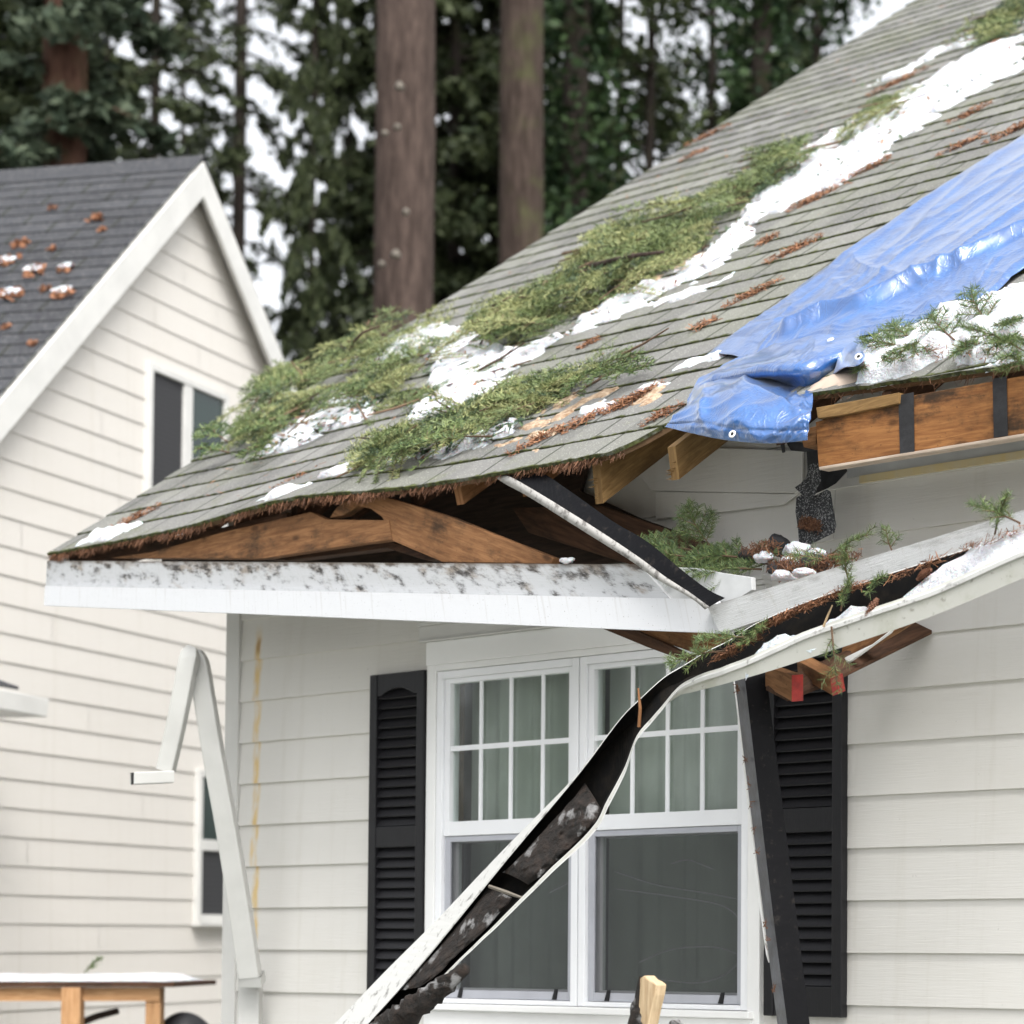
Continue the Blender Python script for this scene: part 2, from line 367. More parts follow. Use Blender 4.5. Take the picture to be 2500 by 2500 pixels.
def mk_gut():
    k = NT('gutter_paint'); o = k.obj(); n = k.noise(k.mapv(o, (3, 3, 3)), 3, 5, 0.65); n2 = k.noise(o, 45, 4)
    b = k.mix(k.math('MULTIPLY', k.ramp(n, 0.5, 0.7), 0.5), (0.46, 0.46, 0.42), (0.34, 0.34, 0.27))
    b = k.mix(k.math('MULTIPLY', k.ramp(n2, 0.62, 0.72), 0.5), b, (0.12, 0.10, 0.07)); k.col(b); k.set('Roughness', 0.45); MT['gutter_paint'] = k.m
    k = NT('gutter_inside'); o = k.obj(); n = k.noise(o, 14, 5, 0.7)
    k.col(k.mix(k.ramp(n, 0.4, 0.75), (0.003, 0.003, 0.003), (0.014, 0.011, 0.008))); k.set('Roughness', 0.85); k.set('Specular IOR Level', 0.15); MT['gutter_inside'] = k.m
    k = NT('gutter_weathered'); o = k.obj(); n = k.noise(o, 24, 5, 0.7); n3 = k.noise(o, 7, 4)
    b = k.mix(k.math('MULTIPLY', k.ramp(n, 0.55, 0.68), 0.75), (0.54, 0.54, 0.52), (0.10, 0.09, 0.08))
    b = k.mix(k.math('MULTIPLY', k.ramp(n3, 0.6, 0.7), 0.3), b, (0.3, 0.3, 0.29)); k.col(b); k.set('Roughness', 0.5); MT['gutter_weathered'] = k.m
    k = NT('black_metal'); o = k.obj(); n = k.noise(o, 30, 5, 0.7); n2 = k.noise(o, 6, 4)
    b = k.mix(k.math('MULTIPLY', k.ramp(n, 0.56, 0.70), 0.4), (0.004, 0.004, 0.005), (0.05, 0.042, 0.035)); k.col(b); k.set('Specular IOR Level', 0.12)
    k.set('Roughness', k.math('ADD', 0.25, k.math('MULTIPLY', n2, 0.35))); k.bump(n2, 0.3, 0.02); MT['black_metal'] = k.m
    k = NT('flash_white'); o = k.obj(); n = k.noise(o, 26, 5, 0.7)
    b = k.mix(k.math('MULTIPLY', k.ramp(n, 0.48, 0.66), 0.75), (0.36, 0.35, 0.33), (0.05, 0.042, 0.036)); k.col(b); k.set('Roughness', 0.5); MT['flash_white'] = k.m
mk_gut()
def mk_tarp():
    k = NT('tarp_blue'); o = k.obj(); u = k.uv()
    n = k.noise(o, 9, 5, 0.6, 0.6); f = k.noise(k.mapv(o, (60, 60, 60)), 3, 3, 0.6)
    k.col(k.mix(k.ramp(n, 0.3, 0.7), (0.002, 0.066, 0.25), (0.003, 0.105, 0.36)))
    k.set('Roughness', 0.30); k.set('Specular IOR Level', 0.8); k.set('Coat Weight', 1.0); k.set('Coat Roughness', 0.12); k.set('Coat IOR', 1.9); k.set('Sheen Weight', 0.30); k.set('Sheen Roughness', 0.4); k.set('Sheen Tint', (0.9, 0.94, 1.0))
    cr = k.noise(k.mapv(o, (3, 7, 7)), 2.0, 4, 0.6, 0.8)
    r1 = k.math('ABSOLUTE', k.math('SUBTRACT', k.noise(k.mapv(o, (9, 5, 5)), 1.6, 3, 0.55, 0.6), 0.5)); r2 = k.math('ABSOLUTE', k.math('SUBTRACT', k.noise(o, 17, 2, 0.5, 0.4), 0.5))
    rr = k.math('ADD', k.math('MULTIPLY', k.ramp(r1, 0.0, 0.05), -0.55), k.math('MULTIPLY', k.ramp(r2, 0.0, 0.04), -0.22))
    k.bump(k.math('ADD', k.math('ADD', cr, rr), k.math('MULTIPLY', f, 0.05)), 0.30, 0.012); MT['tarp_blue'] = k.m
mk_tarp()
def mk_needles(name, a, b, rough=0.5, tr=0.0):
    k = NT(name); i = k.isl(); n = k.noise(k.obj(), 6, 3)
    k.col(k.mix(k.ramp(k.math('ADD', k.math('MULTIPLY', i, 0.6), k.math('MULTIPLY', n, 0.5)), 0.2, 0.9), a, b)); k.set('Roughness', rough); k.set('Specular IOR Level', 0.12 if name.startswith('leaf') else 0.3)
    MT[name] = k.m
mk_needles('needle_fresh', (0.045, 0.085, 0.035), (0.17, 0.22, 0.075))
mk_needles('needle_heap', (0.065, 0.100, 0.042), (0.23, 0.28, 0.11))
mk_needles('needle_deep', (0.022, 0.042, 0.022), (0.085, 0.125, 0.060))
mk_needles('needle_pale', (0.13, 0.16, 0.065), (0.38, 0.39, 0.17))
mk_needles('needle_brown', (0.12, 0.052, 0.026), (0.34, 0.165, 0.085), 0.7)
mk_needles('needle_rust', (0.075, 0.035, 0.020), (0.20, 0.095, 0.05), 0.7)
k = NT('sawdust'); o_ = k.obj(); k.col(k.mix(k.ramp(k.noise(o_, 45, 4, .7), .35, .65), (0.24, 0.145, 0.08), (0.50, 0.39, 0.28))); k.set('Roughness', .95); k.bump(k.noise(o_, 120, 3), .6, .01); MT['sawdust'] = k.m
mk_needles('leaf_conifer', (0.020, 0.028, 0.013), (0.064, 0.078, 0.036))
mk_needles('leaf_blue', (0.030, 0.045, 0.030), (0.078, 0.098, 0.062))
mk_needles('leaf_ivy', (0.010, 0.022, 0.010), (0.038, 0.065, 0.024))
mk_needles('leaf_tree', (0.022, 0.034, 0.013), (0.058, 0.072, 0.030))
mk_needles('twig', (0.05, 0.03, 0.018), (0.15, 0.095, 0.06), 0.8)
mk_needles('leaf_dead', (0.20, 0.09, 0.05), (0.38, 0.19, 0.11), 0.8)
def mk_bark(name, c0, c1, sc=(9, 9, 1.3), moss=0.0):
    k = NT(name); o = k.obj(); n = k.noise(k.mapv(o, sc), 2.0, 6, 0.7, 0.5); n2 = k.noise(o, 2.0, 4)
    b = k.mix(k.ramp(n, 0.3, 0.72), c0, c1); b = k.mix(k.math('MULTIPLY', k.ramp(n2, 0.5, 0.75), moss), b, (0.07, 0.08, 0.03))
    k.col(b); k.set('Roughness', 0.95); k.set('Specular IOR Level', 0.15); k.bump(n, 0.9, 0.03); MT[name] = k.m
mk_bark('bark_brown', (0.034, 0.024, 0.020), (0.105, 0.076, 0.064))
mk_bark('bark_mossy', (0.028, 0.020, 0.016), (0.080, 0.058, 0.048), moss=0.6)
mk_bark('bark_dark', (0.016, 0.013, 0.011), (0.05, 0.04, 0.034), moss=0.3)
mk_bark('bark_red', (0.05, 0.025, 0.018), (0.13, 0.07, 0.05), moss=0.4)
def mk_barkdebris():
    k = NT('bark_debris'); o = k.obj(); n = k.noise(o, 26, 6, 0.7); n2 = k.noise(o, 11, 4)
    b = k.mix(k.ramp(n, 0.35, 0.7), (0.004, 0.003, 0.002), (0.026, 0.016, 0.011)); b = k.mix(k.math('MULTIPLY', k.ramp(n2, 0.56, 0.66), 0.75), b, (0.30, 0.30, 0.30))
    k.col(b); k.set('Roughness', 0.9); k.bump(n, 1.0, 0.02); MT['bark_debris'] = k.m
    k = NT('cone'); o = k.obj(); k.col(k.mix(k.noise(o, 90, 2), (0.08, 0.03, 0.018), (0.24, 0.11, 0.06))); k.set('Roughness', 0.7); MT['cone'] = k.m
    k = NT('ground'); o = k.obj(); n = k.noise(o, 1.2, 6, 0.7); n2 = k.noise(o, 14, 4)
    b = k.mix(k.ramp(n, 0.35, 0.65), (0.10, 0.085, 0.06), (0.085, 0.105, 0.045)); b = k.mix(k.ramp(k.noise(o, 0.5, 4), 0.5, 0.6), b, (0.6, 0.61, 0.63))
    k.col(b); k.set('Roughness', 0.95); k.bump(n2, 0.6, 0.05); MT['ground'] = k.m
mk_barkdebris()
def mk_glass():
    k = NT('window_glass'); t = k.t
    gl = k.n('BsdfGlossy', {'Color': (1, 1, 1, 1), 'Roughness': 0.11}); tr = k.n('BsdfTransparent', {'Color': (0.91, 0.945, 0.93, 1)})
    fc = k.n('LayerWeight', {'Blend': 0.5}).outputs['Facing']; o = k.obj(); b = k.n('Bump', {'Height': k.noise(o, 3.0, 2), 'Strength': 0.06, 'Distance': 0.05})
    k.l(b.outputs[0], gl.inputs['Normal'])
    f = k.math('MULTIPLY_ADD', k.math('POWER', fc, 5.0), 0.9, 0.085, clamp=True)
    mx = k.n('MixShader', {0: f}); k.l(tr.outputs[0], mx.inputs[1]); k.l(gl.outputs[0], mx.inputs[2]); k.l(mx.outputs[0], k.out.inputs[0]); MT['window_glass'] = k.m
    k = NT('window_tint'); gl = k.n('BsdfGlossy', {'Color': (1, 1, 1, 1), 'Roughness': 0.03}); df = k.n('BsdfDiffuse', {'Color': (0.012, 0.028, 0.024, 1)})
    fr = k.n('Fresnel', {'IOR': 1.5}); mx = k.n('MixShader', {0: k.math('MULTIPLY', fr.outputs[0], 0.9)}); k.l(df.outputs[0], mx.inputs[1]); k.l(gl.outputs[0], mx.inputs[2]); k.l(mx.outputs[0], k.out.inputs[0]); MT['window_tint'] = k.m
    k = NT('screen_dark'); o = k.obj(); w = k.n('TexWave', {'Vector': o, 'Scale': 9.0, 'Distortion': 0.6}, bands_direction='Z').outputs[0]
    k.col(k.mix(w, (0.020, 0.020, 0.022), (0.030, 0.030, 0.033))); k.set('Roughness', 0.7); MT['screen_dark'] = k.m
    k = NT('insect_mesh'); df = k.n('BsdfDiffuse', {'Color': (0.075, 0.077, 0.080, 1)}); tr = k.n('BsdfTransparent'); mx = k.n('MixShader', {0: 0.57})
    k.l(tr.outputs[0], mx.inputs[1]); k.l(df.outputs[0], mx.inputs[2]); k.l(mx.outputs[0], k.out.inputs[0]); MT['insect_mesh'] = k.m
    flat('reflection_paint', (0.30, 0.30, 0.31), 0.7)  # pale colour of the modelled window reflections
mk_glass()

# ------------------------------------------------------------------ ground
mb = MB(); n = 40; xs = np.linspace(-1, 1, n); G = np.zeros((n, n, 3))
for i in range(n):
    for j in range(n):
        G[i, j] = (np.sign(xs[i]) * abs(xs[i]) ** 2.5 * 400, np.sign(xs[j]) * abs(xs[j]) ** 2.5 * 400, -0.02)
mb.grid(G, flip=True); tag(build(mb, 'ground', MT['ground'], origin=(0, 0, 0)), kind='structure')

# ------------------------------------------------------------------ main house
house = thing('storm_damaged_house', 'pale gray lap sided house with a torn mossy shingle roof and black shutters', 'house', (0, 0, 0))
EXPO = 0.1793; Z0 = 1.118; XR = 6.6
WX0, WX1, WZ0, WZ1 = 1.42, 3.15, 1.09, 2.42
def lap(mb, x0, x1, z0, z1, zref, exp, hole=None, yb=0.0, p=0.016, ztop=None):
    k0 = math.floor((z0 - zref) / exp); k1 = math.ceil((z1 - zref) / exp)
    for k in range(k0, k1):
        zb = zref + k * exp; zt = zb + exp
        def piece(a, b, c, d):
            if b - a < 1e-3 or d - c < 1e-3: return
            yb_ = lambda z: yb - p + (p - 0.004) * (z - zb) / exp
            mb.add([(a, yb_(c), c), (b, yb_(c), c), (b, yb_(d), d), (a, yb_(d), d), (a, yb + 0.01, c), (b, yb + 0.01, c), (b, yb + 0.01, d), (a, yb + 0.01, d)],
                   [(0, 1, 2, 3), (4, 5, 1, 0), (1, 5, 6, 2), (3, 2, 6, 7), (4, 0, 3, 7)])
        c0, d0 = max(zb, z0), min(zt, z1)
        if hole:
            hx0, hx1, hz0, hz1 = hole
            jx = .6 + 3.4 * ((k * 0.618 + .3) % 1)
            if k == 7: jx = 4.12
            if d0 <= hz0 or c0 >= hz1: piece(x0, jx, c0, d0); piece(jx + .0025, x1, c0, d0)
            else:
                piece(x0, hx0, c0, d0); piece(hx1, x1, c0, d0); piece(hx0, hx1, c0, min(d0, hz0)); piece(hx0, hx1, max(c0, hz1), d0)
        else: piece(x0, x1, c0, d0)
mb = MB(); lap(mb, 0.085, XR, 0.25, 3.33, Z0, EXPO, (WX0, WX1, WZ0, WZ1)); wall = build(mb, 'wall', MT['gray_siding'], house, recalc=False)
# structure behind the siding: backing with the window opening, side walls, rear wall, attic floor
mb = MB()
for a, b in (((0.02, 0.012, 0), (WX0, 0.12, 3.32)), ((WX1, 0.012, 0), (XR, 0.12, 3.32)), ((WX0, 0.012, 0), (WX1, 0.12, WZ0)), ((WX0, 0.012, WZ1), (WX1, 0.12, 3.32))): mb.box(a, b)
build(mb, 'wall_backing', MT['wood_deck'], house)
RY = 6.9; RZ = EAVE_Z + M_ * (RY - EAVE_Y)
for nm, xx, s in (('side_wall', 0.0, 1), ('side_wall', XR, 1)):
    mb = MB(); mb.prism([(xx, 0.0, 0), (xx, 2 * RY, 0), (xx, 2 * RY, 3.3), (xx, RY, RZ - 0.12), (xx, 0, 3.32)], (0.019, 0, 0)); build(mb, nm, MT['gray_siding'], house)
mb = MB(); mb.box((0, 2 * RY, 0), (XR, 2 * RY + 0.1, 3.3)); build(mb, 'rear_wall', MT['gray_siding'], house)
mb = MB(); mb.box((0.03, 0.13, 2.62), (XR - 0.01, 2 * RY - 0.1, 2.66)); build(mb, 'attic_floor', MT['wood_dark'], house)
mb = MB(); mb.box((-0.012, -0.022, 0.1), (0.083, 0.05, 3.36)); mb.box((-0.014, 0.051, 0.1), (0.0, 0.13, 3.36)); build(mb, 'corner_board', MT['trim_gray'], house, bevel=0.003)
# room behind the windows
mb = MB(); mb.box((0.9, 2.6, 0.4), (3.7, 2.65, 2.6)); mb.box((0.85, 0.13, 0.4), (0.9, 2.65, 2.6)); mb.box((3.7, 0.13, 0.4), (3.75, 2.65, 2.6)); mb.box((0.85, 0.13, 0.35), (3.75, 2.65, 0.4)); build(mb, 'room_interior', MT['room_wall'], house)

# --- window units
casing = MB()
casing.box((1.37, -0.034, WZ0 - 0.09), (1.425, 0.012, 2.44)); casing.box((3.145, -0.034, WZ0 - 0.09), (3.205, 0.012, 2.44))
casing.box((1.425, -0.034, 2.415), (3.145, 0.012, 2.44)); casing.box((1.368, -0.038, 2.4405), (3.207, 0.012, 2.535))
cs = build(casing, 'window_casing', MT['trim_white'], house, bevel=0.003)
mb = MB()
for a, b, y in ((2.536, 2.545, 0.052), (2.5455, 2.60, 0.046), (2.6005, 2.617, 0.056), (2.6175, 2.634, 0.064)): mb.box((1.335, -y, a), (3.24, 0.012, b))
build(mb, 'window_head', MT['trim_gray'], house, bevel=0.002)
mb = MB(); mb.box((1.40, -0.062, 1.062), (3.18, 0.012, 1.088)); mb.box((1.37, -0.030, 0.86), (3.205, 0.012, 0.9995)); mb.box((1.41, -0.040, 1.0), (3.17, 0.012, 1.0615)); build(mb, 'window_sill', MT['trim_white'], house, bevel=0.004)
def window(x0, x1, ux, ghz):
    w = MB(); z0, z1 = 1.09, 2.413
    w.box((x0, -0.028, z0), (x0 + 0.035, 0.06, z1)); w.box((x1 - 0.035, -0.028, z0), (x1, 0.06, z1)); w.box((x0 + 0.035, -0.028, z1 - 0.030), (x1 - 0.035, 0.06, z1)); w.box((x0 + 0.035, -0.028, z0), (x1 - 0.035, 0.06, z0 + 0.018))
    win = build(w, 'window', MT['vinyl_white'], house, bevel=0.003); win['label'] = ghz
    a, b = x0 + 0.036, x1 - 0.036; zm = 1.765; s = MB()     # upper sash with muntins
    s.box((a, -0.016, zm - 0.012), (a + 0.03, 0.02, z1 - 0.031)); s.box((b - 0.03, -0.016, zm - 0.012), (b, 0.02, z1 - 0.031)); s.box((a + 0.03, -0.016, z1 - 0.05), (b - 0.03, 0.02, z1 - 0.031)); s.box((a + 0.03, -0.016, zm - 0.012), (b - 0.03, 0.02, zm + 0.045))
    build(s, 'upper_sash', MT['vinyl_white'], win, bevel=0.002)
    g = MB()
    for xq in ux: g.box((xq - 0.009, -0.0075, zm + 0.045), (xq + 0.009, -0.0015, z1 - 0.05))
    g.box((a + 0.03, -0.0085, 2.092), (b - 0.03, -0.002, 2.112)); build(g, 'muntin', MT['vinyl_white'], win)
    g = MB(); g.box((a + 0.029, 0.004, zm + 0.04), (b - 0.029, 0.008, z1 - 0.045)); build(g, 'pane', MT['window_glass'], win)
    l = MB(); l.box((a, 0.021, z0 + 0.019), (a + 0.034, 0.05, zm - 0.013)); l.box((b - 0.034, 0.021, z0 + 0.019), (b, 0.05, zm - 0.013)); l.box((a + 0.034, 0.021, z0 + 0.019), (b - 0.034, 0.05, z0 + 0.06)); l.box((a + 0.034, 0.021, zm - 0.04), (b - 0.034, 0.05, zm - 0.013))
    build(l, 'lower_sash', MT['vinyl_white'], win, bevel=0.002)
    g = MB(); g.box((a + 0.033, 0.034, z0 + 0.055), (b - 0.033, 0.038, zm - 0.035)); build(g, 'pane', MT['window_glass'], win)
    f = MB(); f.box((a + 0.001, -0.010, z0 + 0.02), (a + 0.032, 0.004, zm - 0.014)); f.box((b - 0.032, -0.010, z0 + 0.02), (b - 0.001, 0.004, zm - 0.014)); f.box((a + 0.032, -0.010, z0 + 0.02), (b - 0.032, 0.004, z0 + 0.052)); f.box((a + 0.032, -0.010, zm - 0.036), (b - 0.032, 0.004, zm - 0.014))
    build(f, 'screen_frame', MT['screen_frame'], win, bevel=0.002)
    g = MB(); g.add([(a + 0.03, -0.002, z0 + 0.05), (b - 0.03, -0.002, z0 + 0.05), (b - 0.03, -0.002, zm - 0.034), (a + 0.03, -0.002, zm - 0.034)], [(0, 1, 2, 3)]); build(g, 'insect_screen', MT['insect_mesh'], win)
    for q in (0.12, 0.85):
        t = MB(); xx = a + (b - a) * q; t.prism([(xx, -0.0105, z0 + 0.022), (xx + 0.022, -0.0105, z0 + 0.022), (xx + 0.030, -0.0105, z0 + 0.062), (xx + 0.016, -0.0105, z0 + 0.062)], (0, -0.006, 0)); build(t, 'screen_tab', MT['shutter_black'], win)
    return win
winL = window(1.427, 2.255, (1.671, 1.848, 2.033), 'left half of the white double window')
winR = window(2.262, 3.143, (2.528, 2.713, 2.892), 'right half of the white double window')
# reflected streaks on the right lower pane, modelled as thin pale tubes
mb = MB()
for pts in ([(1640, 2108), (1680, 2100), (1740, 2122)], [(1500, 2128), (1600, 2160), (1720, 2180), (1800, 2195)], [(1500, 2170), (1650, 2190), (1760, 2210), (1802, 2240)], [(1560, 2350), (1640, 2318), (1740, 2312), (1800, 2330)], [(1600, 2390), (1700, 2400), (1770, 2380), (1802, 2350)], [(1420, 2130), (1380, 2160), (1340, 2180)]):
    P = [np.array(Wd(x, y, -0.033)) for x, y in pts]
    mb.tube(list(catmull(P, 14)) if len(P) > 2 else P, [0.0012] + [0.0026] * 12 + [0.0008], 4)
build(mb, 'streak', MT['reflection_paint'], winR)
def curtain(x0, x1, lab):
    n = 160; X = np.linspace(x0, x1, n); Y = 0.15 + 0.012 * np.sin(X * 47 + 3 * np.sin(X * 7)) + 0.016 * np.sin(X * 17 + 1.5 * np.sin(X * 5))
    m2 = MB(); G = np.stack([np.stack([X, Y, np.full(n, z)], 1) for z in (0.9, 1.6, 2.52)]); m2.grid(G)
    o = build(m2, 'curtain', MT['curtain'], smooth=True); tag(o, lab, 'curtain')
curtain(1.42, 2.24, 'sheer green gray curtain behind the left half window')
curtain(2.26, 3.14, 'sheer green gray curtain behind the right half window')

def shutter(x0, x1, z0=1.075, z1=2.425):
    s = MB(); y0 = -0.046; y1 = -0.012; st = 0.045
    s.box((x0, y0, z0), (x0 + st, y1, z1)); s.box((x1 - st, y0, z0), (x1, y1, z1))
    zm0, zm1 = 1.715, 1.80
    s.box((x0 + st, y0 + .003, z0), (x1 - st, y1, z0 + 0.105)); s.box((x0 + st, y0 + .003, zm0), (x1 - st, y1, zm1))
    c = (x0 + x1) / 2; w = (x1 - x0) / 2 - st
    arch = [(x0 + st, y0 + .003, z1), (x0 + st, y0 + .003, z1 - 0.09)] + [(c + w * a, y0 + .003, z1 - 0.09 + 0.028 * max(0, math.cos(a * math.pi * 0.62)) ** 0.8) for a in np.linspace(-0.8, 0.8, 9)] + [(x1 - st, y0 + .003, z1 - 0.09), (x1 - st, y0 + .003, z1)]
    s.prism(arch, (0, 0.03, 0))
    sh = build(s, 'shutter', MT['shutter_black'], house, bevel=0.003)
    l = MB(); l.box((x0 + st, -0.016, z0 + 0.105), (x1 - st, y1, z1 - 0.05))
    for a, b in ((z0 + 0.105, zm0), (zm1, z1 - 0.062)):
        k = int((b - a) / 0.0385)
        for i in range(k):
            z = a + (b - a) * (i + 0.5) / k; h = (b - a) / k
            l.prism([(x0 + st, -0.040, z - h * 0.42), (x0 + st, -0.036, z - h * 0.52), (x0 + st, -0.0165, z + h * 0.30), (x0 + st, -0.0165, z + h * 0.48)], (x1 - x0 - 2 * st, 0, 0))
    build(l, 'louvres', MT['shutter_black'], sh)
    return sh
shutter(1.022, 1.366); shutter(3.236, 3.60)

# --- main roof
TL = np.array([[-9, 0.0], [2.985, 0.0], [3.0, 0.02], [3.06, 0.09], [3.11, 0.20], [3.25, 0.52], [3.5, 0.56], [3.60, 0.42], [3.615, 0.235], [3.9, 0.205], [4.3, 0.165], [4.69, 0.135], [5.4, 0.10], [9, 0.10]])
def tlow(X):
    X = np.asarray(X, float); return np.interp(X, TL[:, 0], TL[:, 1]) + 0.012 * (fbm(X * 9, X * 0 + 3.3, 5) - 0.5) + np.where(X > 3.0, 0.02 * (fbm(X * 22, X * 0, 8) - 0.5), 0)
CE = 0.176; NC = 50; RX0, RX1 = -0.56, 7.0
Xc = np.concatenate([np.arange(RX0, 2.9, 0.045), np.arange(2.9, 3.8, 0.018), np.arange(3.8, RX1 + 0.01, 0.045)]); nx = len(Xc)
TLX = tlow(Xc)
deckmb = MB(); tt = [TLX + 0.012] + [np.maximum(TLX + 0.012, np.full(nx, a)) for a in (0.3, 0.6, 1.0, 2.0, 4.0, 6.0, (RY - EAVE_Y) * HYP - 0.01)]
def rgrid(T, off): return np.stack([np.stack([RX(Xc[i], t[i], off) for i in range(nx)]) for t in T])
deckmb.grid(rgrid(tt, -0.022), flip=True); deckmb.grid(rgrid(tt, -0.004))
g0 = rgrid(tt, -0.022); g1 = rgrid(tt, -0.004); deckmb.grid(np.stack([g0[0], g1[0]])); deckmb.grid(np.stack([g0[:, 0], g1[:, 0]])); deckmb.grid(np.stack([g0[:, -1], g1[:, -1]]))
roof = build(deckmb, 'roof', MT['wood_deck'], house)
V = []; Fq = []; UV = []; rng = np.random.RandomState(3)
for c in range(NC):
    t0 = c * CE; t1 = t0 + CE * 1.12
    if t0 > (RY - EAVE_Y) * HYP: break
    wob = 0.006 * (fbm(Xc * 3, Xc * 0 + c * 1.7, 21) - 0.5) + 0.010 * (fbm(Xc * 16, Xc * 0 + c * 2.1, 22) - 0.5)
    lift = 0.0075 + 0.005 * fbm(Xc * 2.2, Xc * 0 + c * 3.1, 23) + 0.006 * (fbm(Xc * 25, Xc * 0 + c * 5.1, 24) - 0.4)
    tb = np.maximum(t0 + (wob if c > 0 else 0), TLX - (0.0 if c else 0.0)); ok = tb < t1 - 0.01
    base = len(V)
    for i in range(nx):
        x = Xc[i] + (0.006 * math.sin(c * 2.4) if i == 0 else 0)
        for t, off in ((tb[i], -0.003), (tb[i], lift[i]), (min(max(t1, tb[i] + 0.005), t1), 0.0035)):
            V.append(RX(x, t, off))
    for i in range(nx - 1):
        if not (ok[i] and ok[i + 1]): continue
        a = base + i * 3; b = a + 3
        f0 = (tb[i] - t0) / CE; f1 = (tb[i + 1] - t0) / CE
        Fq.append((a, b, b + 1, a + 1)); UV.append([(Xc[i], c + .001), (Xc[i + 1], c + .001), (Xc[i + 1], c + .002), (Xc[i], c + .002)])
        cl = lambda q: c + min(max(q, 0.004), 0.995)
        Fq.append((a + 1, b + 1, b + 2, a + 2)); UV.append([(Xc[i], cl(f0)), (Xc[i + 1], cl(f1)), (Xc[i + 1], c + .995), (Xc[i], c + .995)])
mesh_obj('shingles', V, Fq, MT['shingle_gray'], roof, uv=UV)
mb = MB(); mb.prism([(RX0, RY, RZ), (RX1, RY, RZ), (RX1, 2 * RY + 0.55, EAVE_Z), (RX0, 2 * RY + 0.55, EAVE_Z)], (0, 0, -0.03)); build(mb, 'rear_slope', MT['shingle_gray'], roof)
mb = MB(); a = RX(RX0 + .01, 0.06, -0.024); b = RX(RX0 + .01, (RY - EAVE_Y) * HYP, -0.024); mb.prism([a, b, b - np.array([0, 0, .14]), a - np.array([0, 0, .10])], (0.025, 0, 0)); build(mb, 'bargeboard', MT['trim_white'], house)
# rafters
def rafter(X, yt=-0.5, m='wood_dark', h=0.15):
    mb = MB(); yb = 2.6
    zt = lambda y: EAVE_Z + M_ * (y - EAVE_Y) - 0.032
    mb.prism([(X, yt, zt(yt)), (X, yb, zt(yb)), (X, yb, zt(yb) - h * 1.1), (X, yt + 0.02, zt(yt + .02) - h)], (-0.038, 0, 0))
    if m == 'wood_yellow':
        rr_ = random.Random(int(X * 100))
        for i in range(6):
            z0 = zt(yt) - h * (.35 + .6 * rr_.random()); x_ = X - .038 * rr_.random(); L_ = rr_.uniform(.004, .03); mb.add([(x_, yt + .01, z0), (x_ + .004, yt + .01, z0), (x_ + .002, yt + .01, z0 - .006), (x_ + .002, yt - L_, z0 - .006 - L_ * .3)], [(0, 1, 3), (1, 2, 3), (2, 0, 3)])
    o = build(mb, 'rafter', MT[m], house); uvproj(o, (0, 1, M_)); return o
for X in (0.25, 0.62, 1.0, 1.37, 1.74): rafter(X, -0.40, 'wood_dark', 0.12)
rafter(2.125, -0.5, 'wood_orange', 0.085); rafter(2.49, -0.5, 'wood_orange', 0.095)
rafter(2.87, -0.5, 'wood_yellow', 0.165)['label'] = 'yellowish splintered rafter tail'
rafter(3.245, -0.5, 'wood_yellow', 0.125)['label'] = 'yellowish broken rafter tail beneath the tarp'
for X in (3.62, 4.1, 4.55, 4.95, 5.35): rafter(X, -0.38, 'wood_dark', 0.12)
# frieze band of bare gray sheet and its yellow glue line, right of the tear
mb = MB(); mb.box((3.60, -0.022, 2.94), (XR, -0.0165, 3.3)); build(mb, 'frieze_board', MT['primer_gray'], house)
k = NT('glue'); k.col(k.mix(k.noise(k.mapv(k.obj(), (6, 1, 1)), 3, 4), (0.62, 0.46, 0.16), (0.58, 0.54, 0.42))); MT['glue'] = k.m
mb = MB(); mb.box((3.66, -0.0265, 2.914), (XR, -0.0165, 2.9395)); build(mb, 'glue_line', MT['glue'], house)
# loose lap board high on the wall
slab('loose_siding_board', [(1500, 1085), (1958, 1100), (1957, 1196), (1938, 1203), (1760, 1201), (1590, 1197)], 0.034, 0.01, MT['gray_siding'], house, grain=(1, 0, 0))
slab('loose_siding_board', [(1938, 1206), (1938, 1203), (1955, 1200), (1912, 1232), (1600, 1268), (1600, 1200)], 0.026, 0.006, MT['gray_siding'], house, grain=(1, 0, 0))
# sub fascia with straps on the right
sf = slab('sub_fascia', [(1991, 1030), (2191, 972), (2500, 917), (2720, 878), (2720, 1020), (2500, 1058), (1998, 1140)], 0.425, 0.038, MT['wood_amber'], house, grain=Wd(2500, 917, .42) - Wd(2191, 965, .42))
sf['label'] = 'bare orange board under the right roof edge'
for pts in ([(2194, 965), (2231, 958), (2233, 1103), (2198, 1108)], [(2424, 925), (2458, 919), (2461, 1064), (2427, 1069)]):
    mb = MB(); mb.prism([Wd(x, y, 0.4275) for x, y in pts], (0, -0.002, 0)); build(mb, 'strap', MT['felt'], sf)
slab('splintered_board', [(1992, 995), (2195, 958), (2193, 985), (2060, 1013), (1996, 1022)], 0.44, 0.03, MT['wood_yellow'], house, grain=(1, 0, 0.12))
slab('soffit_strip', [(1998, 1140), (2500, 1058), (2720, 1020), (2720, 1027), (2500, 1066), (2000, 1147)], 0.43, 0.045, MT['ply_pale'], house)
slab('block', [(1950, 1050), (1992, 1040), (1992, 1085), (1962, 1092)], 0.40, 0.06, MT['wood_orange'], house)
